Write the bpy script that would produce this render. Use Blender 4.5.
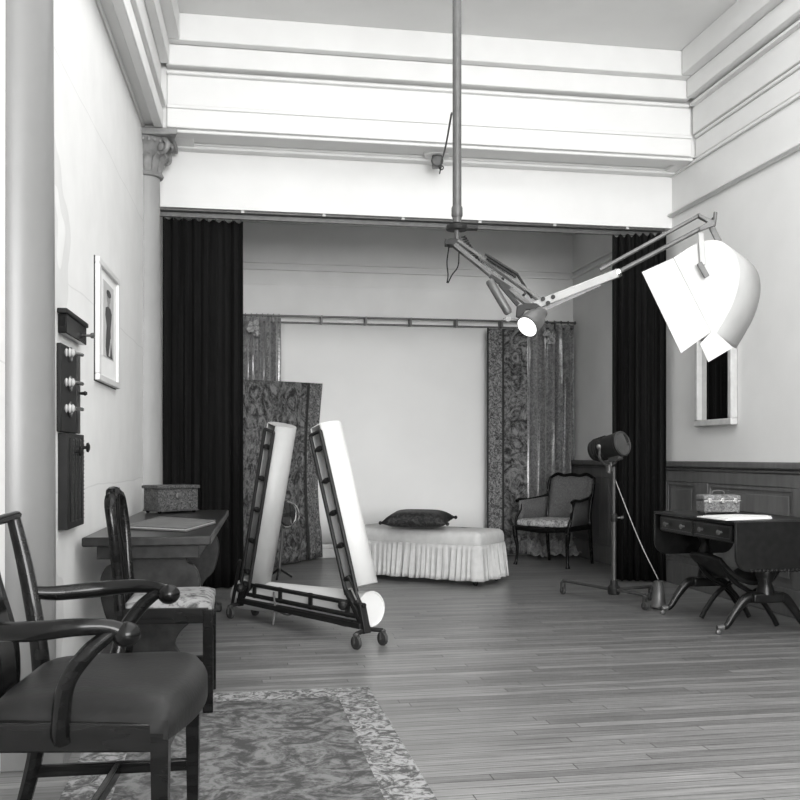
import bpy, bmesh, math, random
from mathutils import Vector, Matrix
V = Vector
for o in list(bpy.data.objects): bpy.data.objects.remove(o)
SC = bpy.context.scene
COL = SC.collection
# ------------------------------------------------------------------ camera
F, H, HOR = 980.0, 1.08, 456.0
TH = math.radians(9.93)
CAM = V((0, 0, H))
FW = V((math.sin(TH), math.cos(TH), 0)); RT = V((math.cos(TH), -math.sin(TH), 0)); UP = V((0, 0, 1))
cd = bpy.data.cameras.new('camera'); cam = bpy.data.objects.new('camera', cd); COL.objects.link(cam)
cam.location = CAM; cam.rotation_euler = (math.radians(90), 0, -TH)
cd.sensor_width = 36; cd.lens = F / 800 * 36; cd.shift_y = (HOR - 400) / 800; cd.clip_start = .05
SC.camera = cam
# ------------------------------------------------------------------ light
w = bpy.data.worlds.new('world'); SC.world = w; w.use_nodes = True
w.node_tree.nodes['Background'].inputs[0].default_value = (1, 1, 1, 1)
w.node_tree.nodes['Background'].inputs[1].default_value = 0.6
def area(name, loc, rot, sx, sy, power):
    l = bpy.data.lights.new(name, 'AREA'); l.shape = 'RECTANGLE'; l.size = sx; l.size_y = sy; l.energy = power
    o = bpy.data.objects.new(name, l); COL.objects.link(o); o.location = loc; o.rotation_euler = rot
    return o
area('window_daylight', (1.5, -5.8, 2.35), (math.radians(90), 0, 0), 4.0, 3.0, 1180)      # north-light window behind the camera
area('skylight_daylight', (1.5, 1.6, 4.27), (0, 0, 0), 3.2, 9.0, 290)                      # skylight in the studio ceiling
vs = SC.view_settings
vs.view_transform = 'Standard'; vs.look = 'None'; vs.exposure = -0.40; vs.gamma = 1.0; vs.use_curve_mapping = False
# ------------------------------------------------------------------ pixel -> point (a pixel gives a direction, the distance comes from what it touches)
def ray(u, v): return FW + RT * ((u - 400) / F) + UP * ((HOR - v) / F)
def dep(u, v, z): return CAM + ray(u, v) * z
def hp(u, v, h):
    r = ray(u, v); return CAM + r * ((h - H) / r.z)
def fl(u, v): return hp(u, v, 0)
def atY(u, v, Y):
    r = ray(u, v); return CAM + r * (Y / r.y)
def atX(u, v, X):
    r = ray(u, v); return CAM + r * (X / r.x)
XR, YB, YBACK = 3.761, 7.906, 10.367
LS = 0.0365
def wallx(Y): return -.605 + LS * (Y - YB)
LN = V((1, -LS, 0)).normalized(); LT = V((LS, 1, 0)).normalized()
LROT = -math.atan(LS)
# ------------------------------------------------------------------ materials
def mat(name, c, rough=.6, metal=0., var=.0, scale=6., bump=0., bscale=40., stretch=(1, 1, 1), spec=.5, trans=0.):
    m = bpy.data.materials.new(name); m.use_nodes = True
    nt = m.node_tree; b = nt.nodes['Principled BSDF']
    b.inputs['Base Color'].default_value = (c, c, c * .99, 1)
    b.inputs['Roughness'].default_value = rough; b.inputs['Metallic'].default_value = metal
    b.inputs['Specular IOR Level'].default_value = spec
    if var or bump:
        tc = nt.nodes.new('ShaderNodeTexCoord'); mp = nt.nodes.new('ShaderNodeMapping')
        mp.inputs['Scale'].default_value = stretch
        nt.links.new(tc.outputs['Object'], mp.inputs['Vector'])
    if var:
        n = nt.nodes.new('ShaderNodeTexNoise'); n.inputs['Scale'].default_value = scale; n.inputs['Detail'].default_value = 6
        r = nt.nodes.new('ShaderNodeValToRGB')
        lo, hi = c * (1 - var), min(1, c * (1 + var))
        r.color_ramp.elements[0].position = .32; r.color_ramp.elements[1].position = .68
        r.color_ramp.elements[0].color = (lo, lo, lo * .99, 1); r.color_ramp.elements[1].color = (hi, hi, hi * .99, 1)
        nt.links.new(mp.outputs[0], n.inputs['Vector']); nt.links.new(n.outputs['Fac'], r.inputs[0]); nt.links.new(r.outputs[0], b.inputs['Base Color'])
    if bump:
        n2 = nt.nodes.new('ShaderNodeTexNoise'); n2.inputs['Scale'].default_value = bscale; n2.inputs['Detail'].default_value = 4
        bp = nt.nodes.new('ShaderNodeBump'); bp.inputs['Strength'].default_value = bump; bp.inputs['Distance'].default_value = .01
        nt.links.new(mp.outputs[0], n2.inputs['Vector']); nt.links.new(n2.outputs['Fac'], bp.inputs['Height']); nt.links.new(bp.outputs[0], b.inputs['Normal'])
    return m
def pattern(name, lo, hi, s1=14., s2=45., rough=.85, thr=.5, soft=.12, vor=.3, sheen=0.):
    """woven figured cloth: leafy blots of warped noise, fine speckle of the weave over them"""
    m = bpy.data.materials.new(name); m.use_nodes = True
    nt = m.node_tree; b = nt.nodes['Principled BSDF']; L = nt.links.new
    b.inputs['Roughness'].default_value = rough; b.inputs['Specular IOR Level'].default_value = .25
    if sheen: b.inputs['Sheen Weight'].default_value = sheen
    tc = nt.nodes.new('ShaderNodeTexCoord')
    n = nt.nodes.new('ShaderNodeTexNoise'); n.inputs['Scale'].default_value = s1; n.inputs['Detail'].default_value = 5; n.inputs['Roughness'].default_value = .62; n.inputs['Distortion'].default_value = 2.2
    v = nt.nodes.new('ShaderNodeTexNoise'); v.inputs['Scale'].default_value = s2; v.inputs['Detail'].default_value = 3; v.inputs['Roughness'].default_value = .8; v.inputs['Distortion'].default_value = .6
    L(tc.outputs['Object'], n.inputs['Vector']); L(tc.outputs['Object'], v.inputs['Vector'])
    mx = nt.nodes.new('ShaderNodeMix'); mx.inputs[0].default_value = vor
    L(n.outputs['Fac'], mx.inputs[2]); L(v.outputs['Fac'], mx.inputs[3])
    r = nt.nodes.new('ShaderNodeValToRGB'); cr = r.color_ramp
    md = lo + (hi - lo) * .38
    cr.elements[0].position = thr - soft; cr.elements[1].position = thr + soft
    cr.elements[0].color = (lo, lo, lo, 1); cr.elements[1].color = (hi, hi, hi, 1)
    e = cr.elements.new(thr - soft * .1); e.color = (md, md, md, 1)
    L(mx.outputs[0], r.inputs[0]); L(r.outputs[0], b.inputs['Base Color'])
    bp = nt.nodes.new('ShaderNodeBump'); bp.inputs['Strength'].default_value = .25; bp.inputs['Distance'].default_value = .004
    L(mx.outputs[0], bp.inputs['Height']); L(bp.outputs[0], b.inputs['Normal'])
    return m
def brickmat(name, c1, c2, cm, bw, bh, mortar, rough, rot=(0, 0, 0), warp=0., bump=.2, grain=0., gstretch=(1, 1, 1), smooth=.1, rowrand=False):
    m = bpy.data.materials.new(name); m.use_nodes = True
    nt = m.node_tree; b = nt.nodes['Principled BSDF']; L = nt.links.new
    b.inputs['Roughness'].default_value = rough
    tc = nt.nodes.new('ShaderNodeTexCoord'); mp = nt.nodes.new('ShaderNodeMapping'); mp.inputs['Rotation'].default_value = rot
    L(tc.outputs['Object'], mp.inputs['Vector'])
    vec = mp.outputs[0]
    if warp:
        n = nt.nodes.new('ShaderNodeTexNoise'); n.inputs['Scale'].default_value = 1.3
        L(tc.outputs['Object'], n.inputs['Vector'])
        ma = nt.nodes.new('ShaderNodeVectorMath'); ma.operation = 'SCALE'; ma.inputs['Scale'].default_value = warp
        L(n.outputs['Color'], ma.inputs[0])
        ad = nt.nodes.new('ShaderNodeVectorMath'); L(vec, ad.inputs[0]); L(ma.outputs[0], ad.inputs[1]); vec = ad.outputs[0]
    if rowrand:                                              # every strip starts at its own place
        sx_ = nt.nodes.new('ShaderNodeSeparateXYZ'); L(vec, sx_.inputs[0])
        dv = nt.nodes.new('ShaderNodeMath'); dv.operation = 'DIVIDE'; dv.inputs[1].default_value = bh; L(sx_.outputs['Y'], dv.inputs[0])
        fl_ = nt.nodes.new('ShaderNodeMath'); fl_.operation = 'FLOOR'; L(dv.outputs[0], fl_.inputs[0])
        wn = nt.nodes.new('ShaderNodeTexWhiteNoise'); wn.noise_dimensions = '1D'; L(fl_.outputs[0], wn.inputs['W'])
        ml = nt.nodes.new('ShaderNodeMath'); ml.operation = 'MULTIPLY_ADD'; ml.inputs[1].default_value = bw * 7; L(wn.outputs['Value'], ml.inputs[0]); L(sx_.outputs['X'], ml.inputs[2])
        cx_ = nt.nodes.new('ShaderNodeCombineXYZ'); L(ml.outputs[0], cx_.inputs['X']); L(sx_.outputs['Y'], cx_.inputs['Y']); vec = cx_.outputs[0]
    t = nt.nodes.new('ShaderNodeTexBrick'); t.inputs['Scale'].default_value = 1
    t.inputs['Brick Width'].default_value = bw; t.inputs['Row Height'].default_value = bh
    t.inputs['Mortar Size'].default_value = mortar; t.inputs['Mortar Smooth'].default_value = smooth; t.inputs['Bias'].default_value = 0
    for k, c in (('Color1', c1), ('Color2', c2), ('Mortar', cm)): t.inputs[k].default_value = (c, c, c * .99, 1)
    L(vec, t.inputs['Vector'])
    out = t.outputs['Color']
    if grain:
        mp2 = nt.nodes.new('ShaderNodeMapping'); mp2.inputs['Scale'].default_value = gstretch; L(tc.outputs['Object'], mp2.inputs['Vector'])
        n = nt.nodes.new('ShaderNodeTexNoise'); n.inputs['Scale'].default_value = 5; n.inputs['Detail'].default_value = 6
        L(mp2.outputs[0], n.inputs['Vector'])
        r = nt.nodes.new('ShaderNodeValToRGB'); a, z = 1 - grain, 1 + grain
        r.color_ramp.elements[0].position = .3; r.color_ramp.elements[1].position = .7
        r.color_ramp.elements[0].color = (a, a, a, 1); r.color_ramp.elements[1].color = (z, z, z, 1)
        L(n.outputs['Fac'], r.inputs[0])
        mx = nt.nodes.new('ShaderNodeMix'); mx.data_type = 'RGBA'; mx.blend_type = 'MULTIPLY'; mx.inputs[0].default_value = 1
        L(out, mx.inputs[6]); L(r.outputs[0], mx.inputs[7]); out = mx.outputs[2]
    L(out, b.inputs['Base Color'])
    if bump:
        bp = nt.nodes.new('ShaderNodeBump'); bp.inputs['Strength'].default_value = bump; bp.inputs['Distance'].default_value = .002; bp.invert = True
        L(t.outputs['Fac'], bp.inputs['Height']); L(bp.outputs[0], b.inputs['Normal'])
    return m
M = dict(
    plaster=mat('painted_plaster', .76, .8, var=.03, scale=2.5, bump=.05, bscale=60),
    trim=mat('painted_trim', .76, .6, var=.02, scale=4),
    ceil=mat('ceiling_paint', .78, .85, var=.02, scale=3),
    grey_wall=mat('grey_alcove_paint', .80, .8, var=.04, scale=2.5, bump=.04),
    block=brickmat('painted_masonry', .77, .75, .66, .95, .235, .0035, .75, rot=(math.radians(90), 0, math.radians(90)), warp=.06, bump=.4, grain=.03),
    floor=brickmat('strip_floor', .22, .13, .035, 1.35, .062, .0022, .34, bump=.25, grain=.42, gstretch=(.6, 22, 1), rowrand=True),
    panel=mat('grey_oak_panelling', .11, .5, var=.18, scale=5, stretch=(4, 4, .6)),
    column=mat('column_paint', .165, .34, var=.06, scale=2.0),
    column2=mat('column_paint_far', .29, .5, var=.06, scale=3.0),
    capital=mat('capital_paint', .24, .6, var=.2, scale=14, bump=.3, bscale=50),
    velvet=mat('black_velvet', .009, .95, var=.25, scale=3, stretch=(8, 8, .5), spec=.1),
    damask=pattern('silver_damask', .17, .50, 13, 60, .42, .5, .12, .4, .3),
    tapestry=pattern('dark_tapestry', .028, .24, 6.5, 38, .9, .5, .085, .35),
    tborder=pattern('tapestry_border', .045, .30, 20, 60, .9, .5, .08, .4),
    stripe=mat('tapestry_stripe', .03, .9),
    backdrop=mat('white_backdrop', .90, .9, var=.02, scale=2),
    wood=mat('dark_polished_wood', .006, .16, var=.5, scale=5, stretch=(1, 6, 6), spec=.22),
    wood2=mat('table_wood', .026, .3, var=.35, scale=4, stretch=(6, .8, 6), spec=.22),
    mahog=mat('dark_mahogany', .008, .3, var=.4, scale=4, stretch=(6, 1, 6), spec=.25),
    leather=mat('worn_dark_leather', .014, .42, var=.45, scale=5, bump=.1, bscale=80, spec=.18),
    needle=pattern('needlepoint', .05, .24, 8, 30, .9, .46, .05, .25),
    floral=pattern('floral_cushion', .12, .50, 14, 45, .9, .48, .08, .3),
    cane=pattern('woven_cane', .07, .22, 90, 160, .6, .5, .1),
    linen=mat('pale_linen', .52, .95, var=.06, scale=20, bump=.15, bscale=120, spec=.1),
    cushion=pattern('dark_brocade', .010, .05, 16, 45, .5, .53, .07, .3),
    enamel=mat('white_enamel', .66, .45, var=.03, scale=5),
    enamel_shade=mat('shaded_enamel', .40, .45, var=.08, scale=5),  # left trough's shade put into the enamel colour; hood back and strap reuse it
    paper=mat('paper', .82, .8, var=.02),
    black=mat('black_iron', .012, .5, var=.2, scale=20, spec=.25),
    steel=mat('grey_steel', .10, .42, .35, var=.15, scale=20),
    gunmetal=mat('gunmetal', .055, .4, .3, var=.15, scale=20), folio=mat('portfolio_cloth', .11, .7, var=.2, scale=12), armgrey=mat('arm_grey_paint', .30, .45, var=.1, scale=12),
    chrome=mat('bright_chrome', .7, .15, 1.),
    pewter=pattern('chased_pewter', .06, .30, 38, 90, .4, .5, .12),
    carved=pattern('carved_wood', .015, .13, 42, 90, .5, .5, .1),
    glass=mat('dark_lens_glass', .03, .05, 0, spec=1),
    mirror=mat('old_mirror', .55, .03, 1.),
    gilt=mat('pale_gilt_frame', .52, .5, var=.1, scale=15),
    porcelain=mat('white_porcelain', .45, .25),
    ink=mat('dark_ink', .06, .7, var=.3, scale=30), ink2=mat('grey_ink', .28, .7), tone=mat('print_grey_tone', .50, .8),
    rug=pattern('rug_field', .05, .17, 7, 30, .95, .5, .07), rugb=pattern('rug_border', .07, .30, 13, 50, .95, .5, .06), fringe=mat('rug_fringe', .28, .95),
    rope=mat('cord', .12, .8), cordw=mat('pale_cord', .42, .7), rubber=mat('rubber_wheel', .03, .6),
)
def emit(name, s):
    m = bpy.data.materials.new(name); m.use_nodes = True; b = m.node_tree.nodes['Principled BSDF']
    b.inputs['Base Color'].default_value = (.9, .9, .9, 1); b.inputs['Emission Color'].default_value = (1, 1, 1, 1); b.inputs['Emission Strength'].default_value = s
    return m
_b = M['damask'].node_tree.nodes['Principled BSDF']; _b.inputs['Metallic'].default_value = .35; _b.inputs['Roughness'].default_value = .34
M['hood'] = mat('hood_white_paint', .50, .5, var=.04, scale=6)
M['bulb'] = emit('lit_lamp_glass', 1.2)
# ------------------------------------------------------------------ mesh builder
def smooth_path(pts, k=6):
    pts = [V(p) for p in pts]
    if len(pts) < 3: return pts
    P = [pts[0] * 2 - pts[1]] + pts + [pts[-1] * 2 - pts[-2]]
    out = []
    for i in range(1, len(P) - 2):
        for j in range(k):
            t = j / k; a, b, c, d = P[i - 1], P[i], P[i + 1], P[i + 2]
            out.append(.5 * ((2 * b) + (c - a) * t + (2 * a - 5 * b + 4 * c - d) * t * t + (3 * b - a - 3 * c + d) * t ** 3))
    out.append(pts[-1]); return out
def lerp_list(vals, n):
    out = []
    for i in range(n):
        t = i / (n - 1) * (len(vals) - 1); k = min(int(t), len(vals) - 2); out.append(vals[k] + (vals[k + 1] - vals[k]) * (t - k))
    return out
class MB:
    def __init__(s): s.v = []; s.f = []
    def add(s, vs, fs):
        o = len(s.v); s.v += [V(x) for x in vs]; s.f += [tuple(i + o for i in f) for f in fs]; return s
    def frame_box(s, c, ex, ey, ez, sx, sy, sz):
        c = V(c); vs = []
        for k in (-1, 1):
            for j in (-1, 1):
                for i in (-1, 1): vs.append(c + ex * (i * sx / 2) + ey * (j * sy / 2) + ez * (k * sz / 2))
        return s.add(vs, [(0, 2, 3, 1), (4, 5, 7, 6), (0, 1, 5, 4), (2, 6, 7, 3), (0, 4, 6, 2), (1, 3, 7, 5)])
    def box(s, x0, x1, y0, y1, z0, z1):
        return s.frame_box(((x0 + x1) / 2, (y0 + y1) / 2, (z0 + z1) / 2), V((1, 0, 0)), V((0, 1, 0)), UP, x1 - x0, y1 - y0, z1 - z0)
    def bar(s, a, b, wd, ht, up=UP):
        a, b = V(a), V(b); t = (b - a).normalized(); x = t.cross(V(up))
        if x.length < 1e-4: x = t.cross(V((1, 0, 0)))
        x.normalize(); y = x.cross(t)
        return s.frame_box((a + b) / 2, x, t, y, wd, (b - a).length, ht)
    def tube(s, pts, r, n=10, flat=1.0, ref=None, cap=True):
        pts = [V(p) for p in pts]; m = len(pts)
        rs = [r] * m if isinstance(r, (int, float)) else (list(r) if len(r) == m else lerp_list(list(r), m))
        vs = []; x = None
        for i, p in enumerate(pts):
            t = (pts[min(i + 1, m - 1)] - pts[max(i - 1, 0)]).normalized()
            if x is None:
                q = V(ref) if ref else (UP if abs(t.z) < .9 else V((1, 0, 0)))
                x = (q - t * q.dot(t)).normalized()
            else: x = (x - t * x.dot(t)).normalized()
            y = t.cross(x)
            for k in range(n):
                a = 2 * math.pi * (k + .5) / n; vs.append(p + x * (rs[i] * math.cos(a)) + y * (rs[i] * flat * math.sin(a)))
        fs = [(i * n + k, i * n + (k + 1) % n, (i + 1) * n + (k + 1) % n, (i + 1) * n + k) for i in range(m - 1) for k in range(n)]
        if cap: fs += [tuple(reversed(range(n))), tuple((m - 1) * n + k for k in range(n))]
        return s.add(vs, fs)
    def lathe(s, prof, c, ax=UP, n=20, cap=True):
        c = V(c); ax = V(ax).normalized(); q = V((1, 0, 0)) if abs(ax.x) < .8 else V((0, 1, 0))
        x = (q - ax * q.dot(ax)).normalized(); y = ax.cross(x); vs = []
        for r, z in prof:
            for k in range(n):
                a = 2 * math.pi * k / n; vs.append(c + ax * z + x * (r * math.cos(a)) + y * (r * math.sin(a)))
        m = len(prof)
        fs = [(i * n + k, i * n + (k + 1) % n, (i + 1) * n + (k + 1) % n, (i + 1) * n + k) for i in range(m - 1) for k in range(n)]
        if cap: fs += [tuple(reversed(range(n))), tuple((m - 1) * n + k for k in range(n))]
        return s.add(vs, fs)
    def prism(s, poly, O, ex, ey, ez):
        """poly of (a, b) in the frame O, ex, ey, extruded along the vector ez"""
        O = V(O); n = len(poly); vs = [O + ex * a + ey * b for a, b in poly]; vs += [p + ez for p in vs]
        fs = [tuple(reversed(range(n))), tuple(range(n, 2 * n))] + [(i, (i + 1) % n, n + (i + 1) % n, n + i) for i in range(n)]
        return s.add(vs, fs)
    def slab(s, pts, nrm, t):
        n = len(pts); vs = [V(p) for p in pts] + [V(p) + V(nrm) * t for p in pts]
        fs = [tuple(reversed(range(n))), tuple(range(n, 2 * n))] + [(i, (i + 1) % n, n + (i + 1) % n, n + i) for i in range(n)]
        return s.add(vs, fs)
    def sheet(s, g):
        m, n = len(g), len(g[0]); vs = [p for r in g for p in r]
        return s.add(vs, [(i * n + j, i * n + j + 1, (i + 1) * n + j + 1, (i + 1) * n + j) for i in range(m - 1) for j in range(n - 1)])
    def ball(s, c, rx, ry=None, rz=None, n=14, m=8, ex=V((1, 0, 0)), ey=V((0, 1, 0)), ez=UP):
        ry = ry or rx; rz = rz or rx; c = V(c); vs = []
        for i in range(m + 1):
            a = math.pi * i / m
            for k in range(n):
                b = 2 * math.pi * k / n
                vs.append(c + ex * (rx * math.sin(a) * math.cos(b)) + ey * (ry * math.sin(a) * math.sin(b)) - ez * (rz * math.cos(a)))
        return s.add(vs, [(i * n + k, i * n + (k + 1) % n, (i + 1) * n + (k + 1) % n, (i + 1) * n + k) for i in range(m) for k in range(n)])
    def torus(s, c, R, r, ax, n=20, k=8):
        c = V(c); ax = V(ax).normalized(); q = UP if abs(ax.z) < .8 else V((1, 0, 0)); x = (q - ax * q.dot(ax)).normalized(); y = ax.cross(x); vs = []
        for i in range(n):
            a = 2 * math.pi * i / n; d = x * math.cos(a) + y * math.sin(a)
            for j in range(k):
                b = 2 * math.pi * j / k; vs.append(c + d * (R + r * math.cos(b)) + ax * (r * math.sin(b)))
        return s.add(vs, [(i * k + j, i * k + (j + 1) % k, ((i + 1) % n) * k + (j + 1) % k, ((i + 1) % n) * k + j) for i in range(n) for j in range(k)])
    def build(s, name, m, parent=None, world=True, bevel=0, solid=0, angle=38):
        me = bpy.data.meshes.new(name)
        vs = s.v
        o = bpy.data.objects.new(name, me)
        if parent is not None:
            o.parent = parent
            if world:
                inv = world_matrix(parent).inverted(); vs = [inv @ p for p in vs]
        me.from_pydata([tuple(p) for p in vs], [], s.f)
        bm = bmesh.new(); bm.from_mesh(me)
        bmesh.ops.remove_doubles(bm, verts=bm.verts, dist=1e-6)
        bmesh.ops.recalc_face_normals(bm, faces=bm.faces); bm.to_mesh(me); bm.free()
        me.polygons.foreach_set('use_smooth', [True] * len(me.polygons))
        try: me.set_sharp_from_angle(angle=math.radians(angle))
        except Exception: pass
        me.materials.append(M[m] if isinstance(m, str) else m)
        if solid:
            k = o.modifiers.new('thickness', 'SOLIDIFY'); k.thickness = solid; k.offset = 0
        if bevel:
            k = o.modifiers.new('bevel', 'BEVEL'); k.width = bevel; k.segments = 2; k.limit_method = 'ANGLE'; k.angle_limit = math.radians(40)
        COL.objects.link(o); return o
def world_matrix(o):
    m = Matrix.Translation(o.location) @ o.rotation_euler.to_matrix().to_4x4()
    return world_matrix(o.parent) @ m if o.parent else m
def tag(o, label, cat, group=None):
    o['label'] = label; o['category'] = cat
    if group: o['group'] = group
    return o
def thing(name, label, cat, loc=(0, 0, 0), rz=0, group=None):
    o = bpy.data.objects.new(name, None); o.empty_display_size = .1; COL.objects.link(o)
    o.location = loc; o.rotation_euler = (0, 0, rz); return tag(o, label, cat, group)
def struct(name, mb, m, parent=None, **k):
    o = mb.build(name, m, parent, **k)
    if parent is None: o['kind'] = 'structure'
    return o
# ================================================================== SETTING
ZC = 4.30
Y0 = -6.0
struct('floor', MB().box(-1.5, 4.1, Y0 - .3, YBACK + .3, -.12, 0), 'floor')
struct('wall_right', MB().box(XR, XR + .2, Y0, YBACK + .2, 0, ZC + .1), 'plaster')
wl = MB(); a, b = Y0, YB + .25
wl.add([(wallx(a), a, 0), (wallx(b), b, 0), (wallx(b) - .2, b, 0), (wallx(a) - .2, a, 0), (wallx(a), a, ZC + .1), (wallx(b), b, ZC + .1), (wallx(b) - .2, b, ZC + .1), (wallx(a) - .2, a, ZC + .1)],
       [(0, 1, 2, 3), (4, 7, 6, 5), (0, 4, 5, 1), (1, 5, 6, 2), (2, 6, 7, 3), (3, 7, 4, 0)])
struct('wall_left', wl, 'block')
struct('wall_alcove', MB().box(-.80, -.60, YB + .25, YBACK + .2, 0, ZC + .1), 'grey_wall')
wb = struct('wall_back', MB().box(-.60, XR, YBACK, YBACK + .2, 0, ZC), 'grey_wall')
# alcove cornice and picture rail belong to the back wall and the alcove's side wall
m = MB(); m.box(-.6, XR - .001, YBACK - .05, YBACK - .001, 3.52, 3.60).box(-.6, XR - .001, YBACK - .10, YBACK - .001, 3.60, 3.72).box(-.6, XR - .001, YBACK - .16, YBACK - .001, 3.72, 3.86)
m.build('cornice', 'grey_wall', wb, bevel=.012)
m = MB(); m.box(-.6, XR - .03, YBACK - .03, YBACK - .001, 3.10, 3.125).box(-.6, XR - .04, YBACK - .04, YBACK - .001, 3.03, 3.06)
m.build('picture_rail', 'grey_wall', wb, bevel=.006)
MB().box(-.6, XR - .02, YBACK - .012, YBACK - .001, 2.0, 2.88).build('dado_panel', 'grey_wall', wb, bevel=.004)
struct('trim_1', MB().box(XR - .05, XR - .001, YB + .21, YBACK - .05, 3.52, 3.60).box(XR - .10, XR - .001, YB + .21, YBACK - .1, 3.60, 3.72).box(XR - .16, XR - .001, YB + .21, YBACK - .16, 3.72, 3.86)
       .box(XR - .03, XR - .001, YB + .21, YBACK - .03, 3.10, 3.125).box(XR - .04, XR - .001, YB + .21, YBACK - .04, 3.03, 3.06), 'grey_wall', bevel=.008)
struct('ceiling', MB().box(-1.5, XR + .2, Y0, YB, ZC, ZC + .1), 'ceil')
struct('ceiling', MB().box(-.8, XR + .2, YB, YBACK + .2, 3.86, 3.96), 'grey_wall')
struct('baseboard_back', MB().box(-.6, XR, YBACK - .025, YBACK, 0, .15).box(-.6, XR, YBACK - .032, YBACK, .10, .13), 'trim', bevel=.006)
# rear window wall behind the camera
wr = MB(); wr.box(-1.5, XR + .2, Y0 - .2, Y0, 0, .8).box(-1.5, XR + .2, Y0 - .2, Y0, 3.9, ZC + .1).box(-1.5, -.55, Y0 - .2, Y0, .8, 3.9).box(3.55, XR + .2, Y0 - .2, Y0, .8, 3.9)
struct('wall_rear', wr, 'plaster')
wf = MB()
for x in (-.55, .45, 1.5, 2.55, 3.5): wf.box(x, x + .05, Y0 - .12, Y0 - .05, .8, 3.9)
for z in (.8, 1.9, 2.9, 3.85): wf.box(-.55, 3.55, Y0 - .12, Y0 - .05, z, z + .05)
struct('window_1', wf, 'trim')
# main beam across the mouth of the alcove
bx0 = wallx(YB) - .02
bm_ = struct('trim_2', MB().box(bx0, XR, YB, YB + .20, 3.04, 3.49), 'trim')
ub = struct('trim_3', MB().box(wallx(7.466) - .05, XR, 7.466, 8.20, 3.515, ZC), 'trim')
so = MB(); so.box(-.40, XR - .02, 7.468, 7.60, 3.488, 3.515).box(-.40, XR - .02, 7.80, YB, 3.476, 3.515).box(-.42, -.26, 7.60, 7.80, 3.488, 3.515).box(XR - .12, XR - .02, 7.60, 7.80, 3.488, 3.515)
so.build('soffit_border', 'trim', ub, bevel=.01)
m = MB(); m.box(-.42, XR - .02, 7.60, 7.62, 3.496, 3.515).box(-.42, XR - .02, 7.78, 7.80, 3.496, 3.515); m.build('soffit_bead', 'trim', ub, bevel=.006)
fa = MB(); fa.box(-.45, XR - .05, 7.440, 7.466, 3.515, 3.66).box(-.45, XR - .05, 7.425, 7.466, 3.655, 3.685).box(-.45, XR - .05, 7.45, 7.466, 3.685, 3.91).box(-.45, XR - .08, 7.41, 7.466, 3.905, 3.93).box(-.45, XR - .1, 7.36, 7.466, 3.95, 4.10).box(-.45, XR - .1, 7.28, 7.466, 4.10, ZC)
fa.build('fascia_moulding', 'trim', ub, bevel=.008)
# entablature carried by the columns on the left wall
la = MB()
def lbox(mb, y0, y1, d0, d1, z0, z1):
    O = V((wallx(y0), y0, 0)); L = (y1 - y0) / LT.y
    return mb.frame_box(O + LT * (L / 2) + LN * ((d0 + d1) / 2) + UP * ((z0 + z1) / 2), LN, LT, UP, d1 - d0, L, z1 - z0)
lbox(la, Y0, 7.42, .001, .135, 3.515, ZC - .001); lt = struct('trim_4', la, 'trim')
m = MB(); lbox(m, Y0, 7.42, .085, .150, 3.488, 3.62); lbox(m, Y0, 7.42, .001, .02, 3.488, 3.515); lbox(m, Y0, 7.42, .135, .17, 3.655, 3.685); lbox(m, Y0, 7.36, .135, .20, 3.95, 4.10); lbox(m, Y0, 7.28, .135, .28, 4.10, ZC - .002)
m.build('architrave_moulding', 'trim', lt, bevel=.008)
# mouldings on the right wall of the front room
m = MB(); yb = 7.36
m.box(XR - .035, XR - .001, Y0, YB - .002, 3.125, 3.165).box(XR - .05, XR - .001, Y0, YB - .002, 3.135, 3.155); br = struct('trim_5', m, 'trim', bevel=.01)
m = MB(); m.box(XR - .022, XR - .001, Y0, YB - .002, 3.47, 3.50).box(XR - .035, XR - .001, Y0, 7.43, 3.655, 3.685).box(XR - .02, XR - .001, Y0, 7.44, 3.50, 3.655).box(XR - .05, XR - .001, Y0, 7.43, 3.685, 3.91).box(XR - .09, XR - .001, Y0, 7.40, 3.905, 3.935).box(XR - .14, XR - .001, Y0, 7.35, 3.95, 4.10).box(XR - .22, XR - .001, Y0, 7.27, 4.10, ZC)
struct('trim_6', m, 'trim', bevel=.008)
# panelled wainscot along the right wall: stiles, rails and panels are separate boards
ws = struct('trim_7', MB().box(XR - .03, XR - .001, Y0, YBACK - .001, .13, 1.0), 'panel')
MB().box(XR - .075, XR - .001, Y0, YBACK - .002, .985, 1.037).box(XR - .055, XR - .001, Y0, YBACK - .002, .955, .985).build('cap_rail', 'panel', ws, bevel=.012)
MB().box(XR - .048, XR - .001, Y0, YBACK - .002, .865, .955).build('rail', 'panel', ws, bevel=.004)
MB().box(XR - .06, XR - .001, Y0, YBACK - .002, 0, .19).build('skirting', 'panel', ws, bevel=.006)
edges = [(9.45, YBACK - .12), (8.15, 9.22), (7.41, 7.92), (6.0, 7.18), (4.6, 5.77), (3.2, 4.37), (1.8, 2.97), (.4, 1.57), (-1.0, .17), (-2.4, -1.23)]
prev = YBACK - .003
for (a, b) in edges + [(None, -2.63)]:
    MB().box(XR - .048, XR - .002, b, prev, .19, .865).build('stile', 'panel', ws, bevel=.004)
    if a is None: break
    fr = MB(); g = .028
    for (p, q, r_, s_) in ((a, b, .865 - g, .865), (a, b, .19, .19 + g), (a, a + g, .19 + g, .865 - g), (b - g, b, .19 + g, .865 - g)): fr.box(XR - .042, XR - .030, p, q, r_, s_)
    pn = MB().box(XR - .038, XR - .0301, a + .06, b - .06, .25, .805).build('panel', 'panel', ws, bevel=.006)
    fr.build('panel_moulding', 'panel', pn, bevel=.005)
    prev = a
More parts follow.
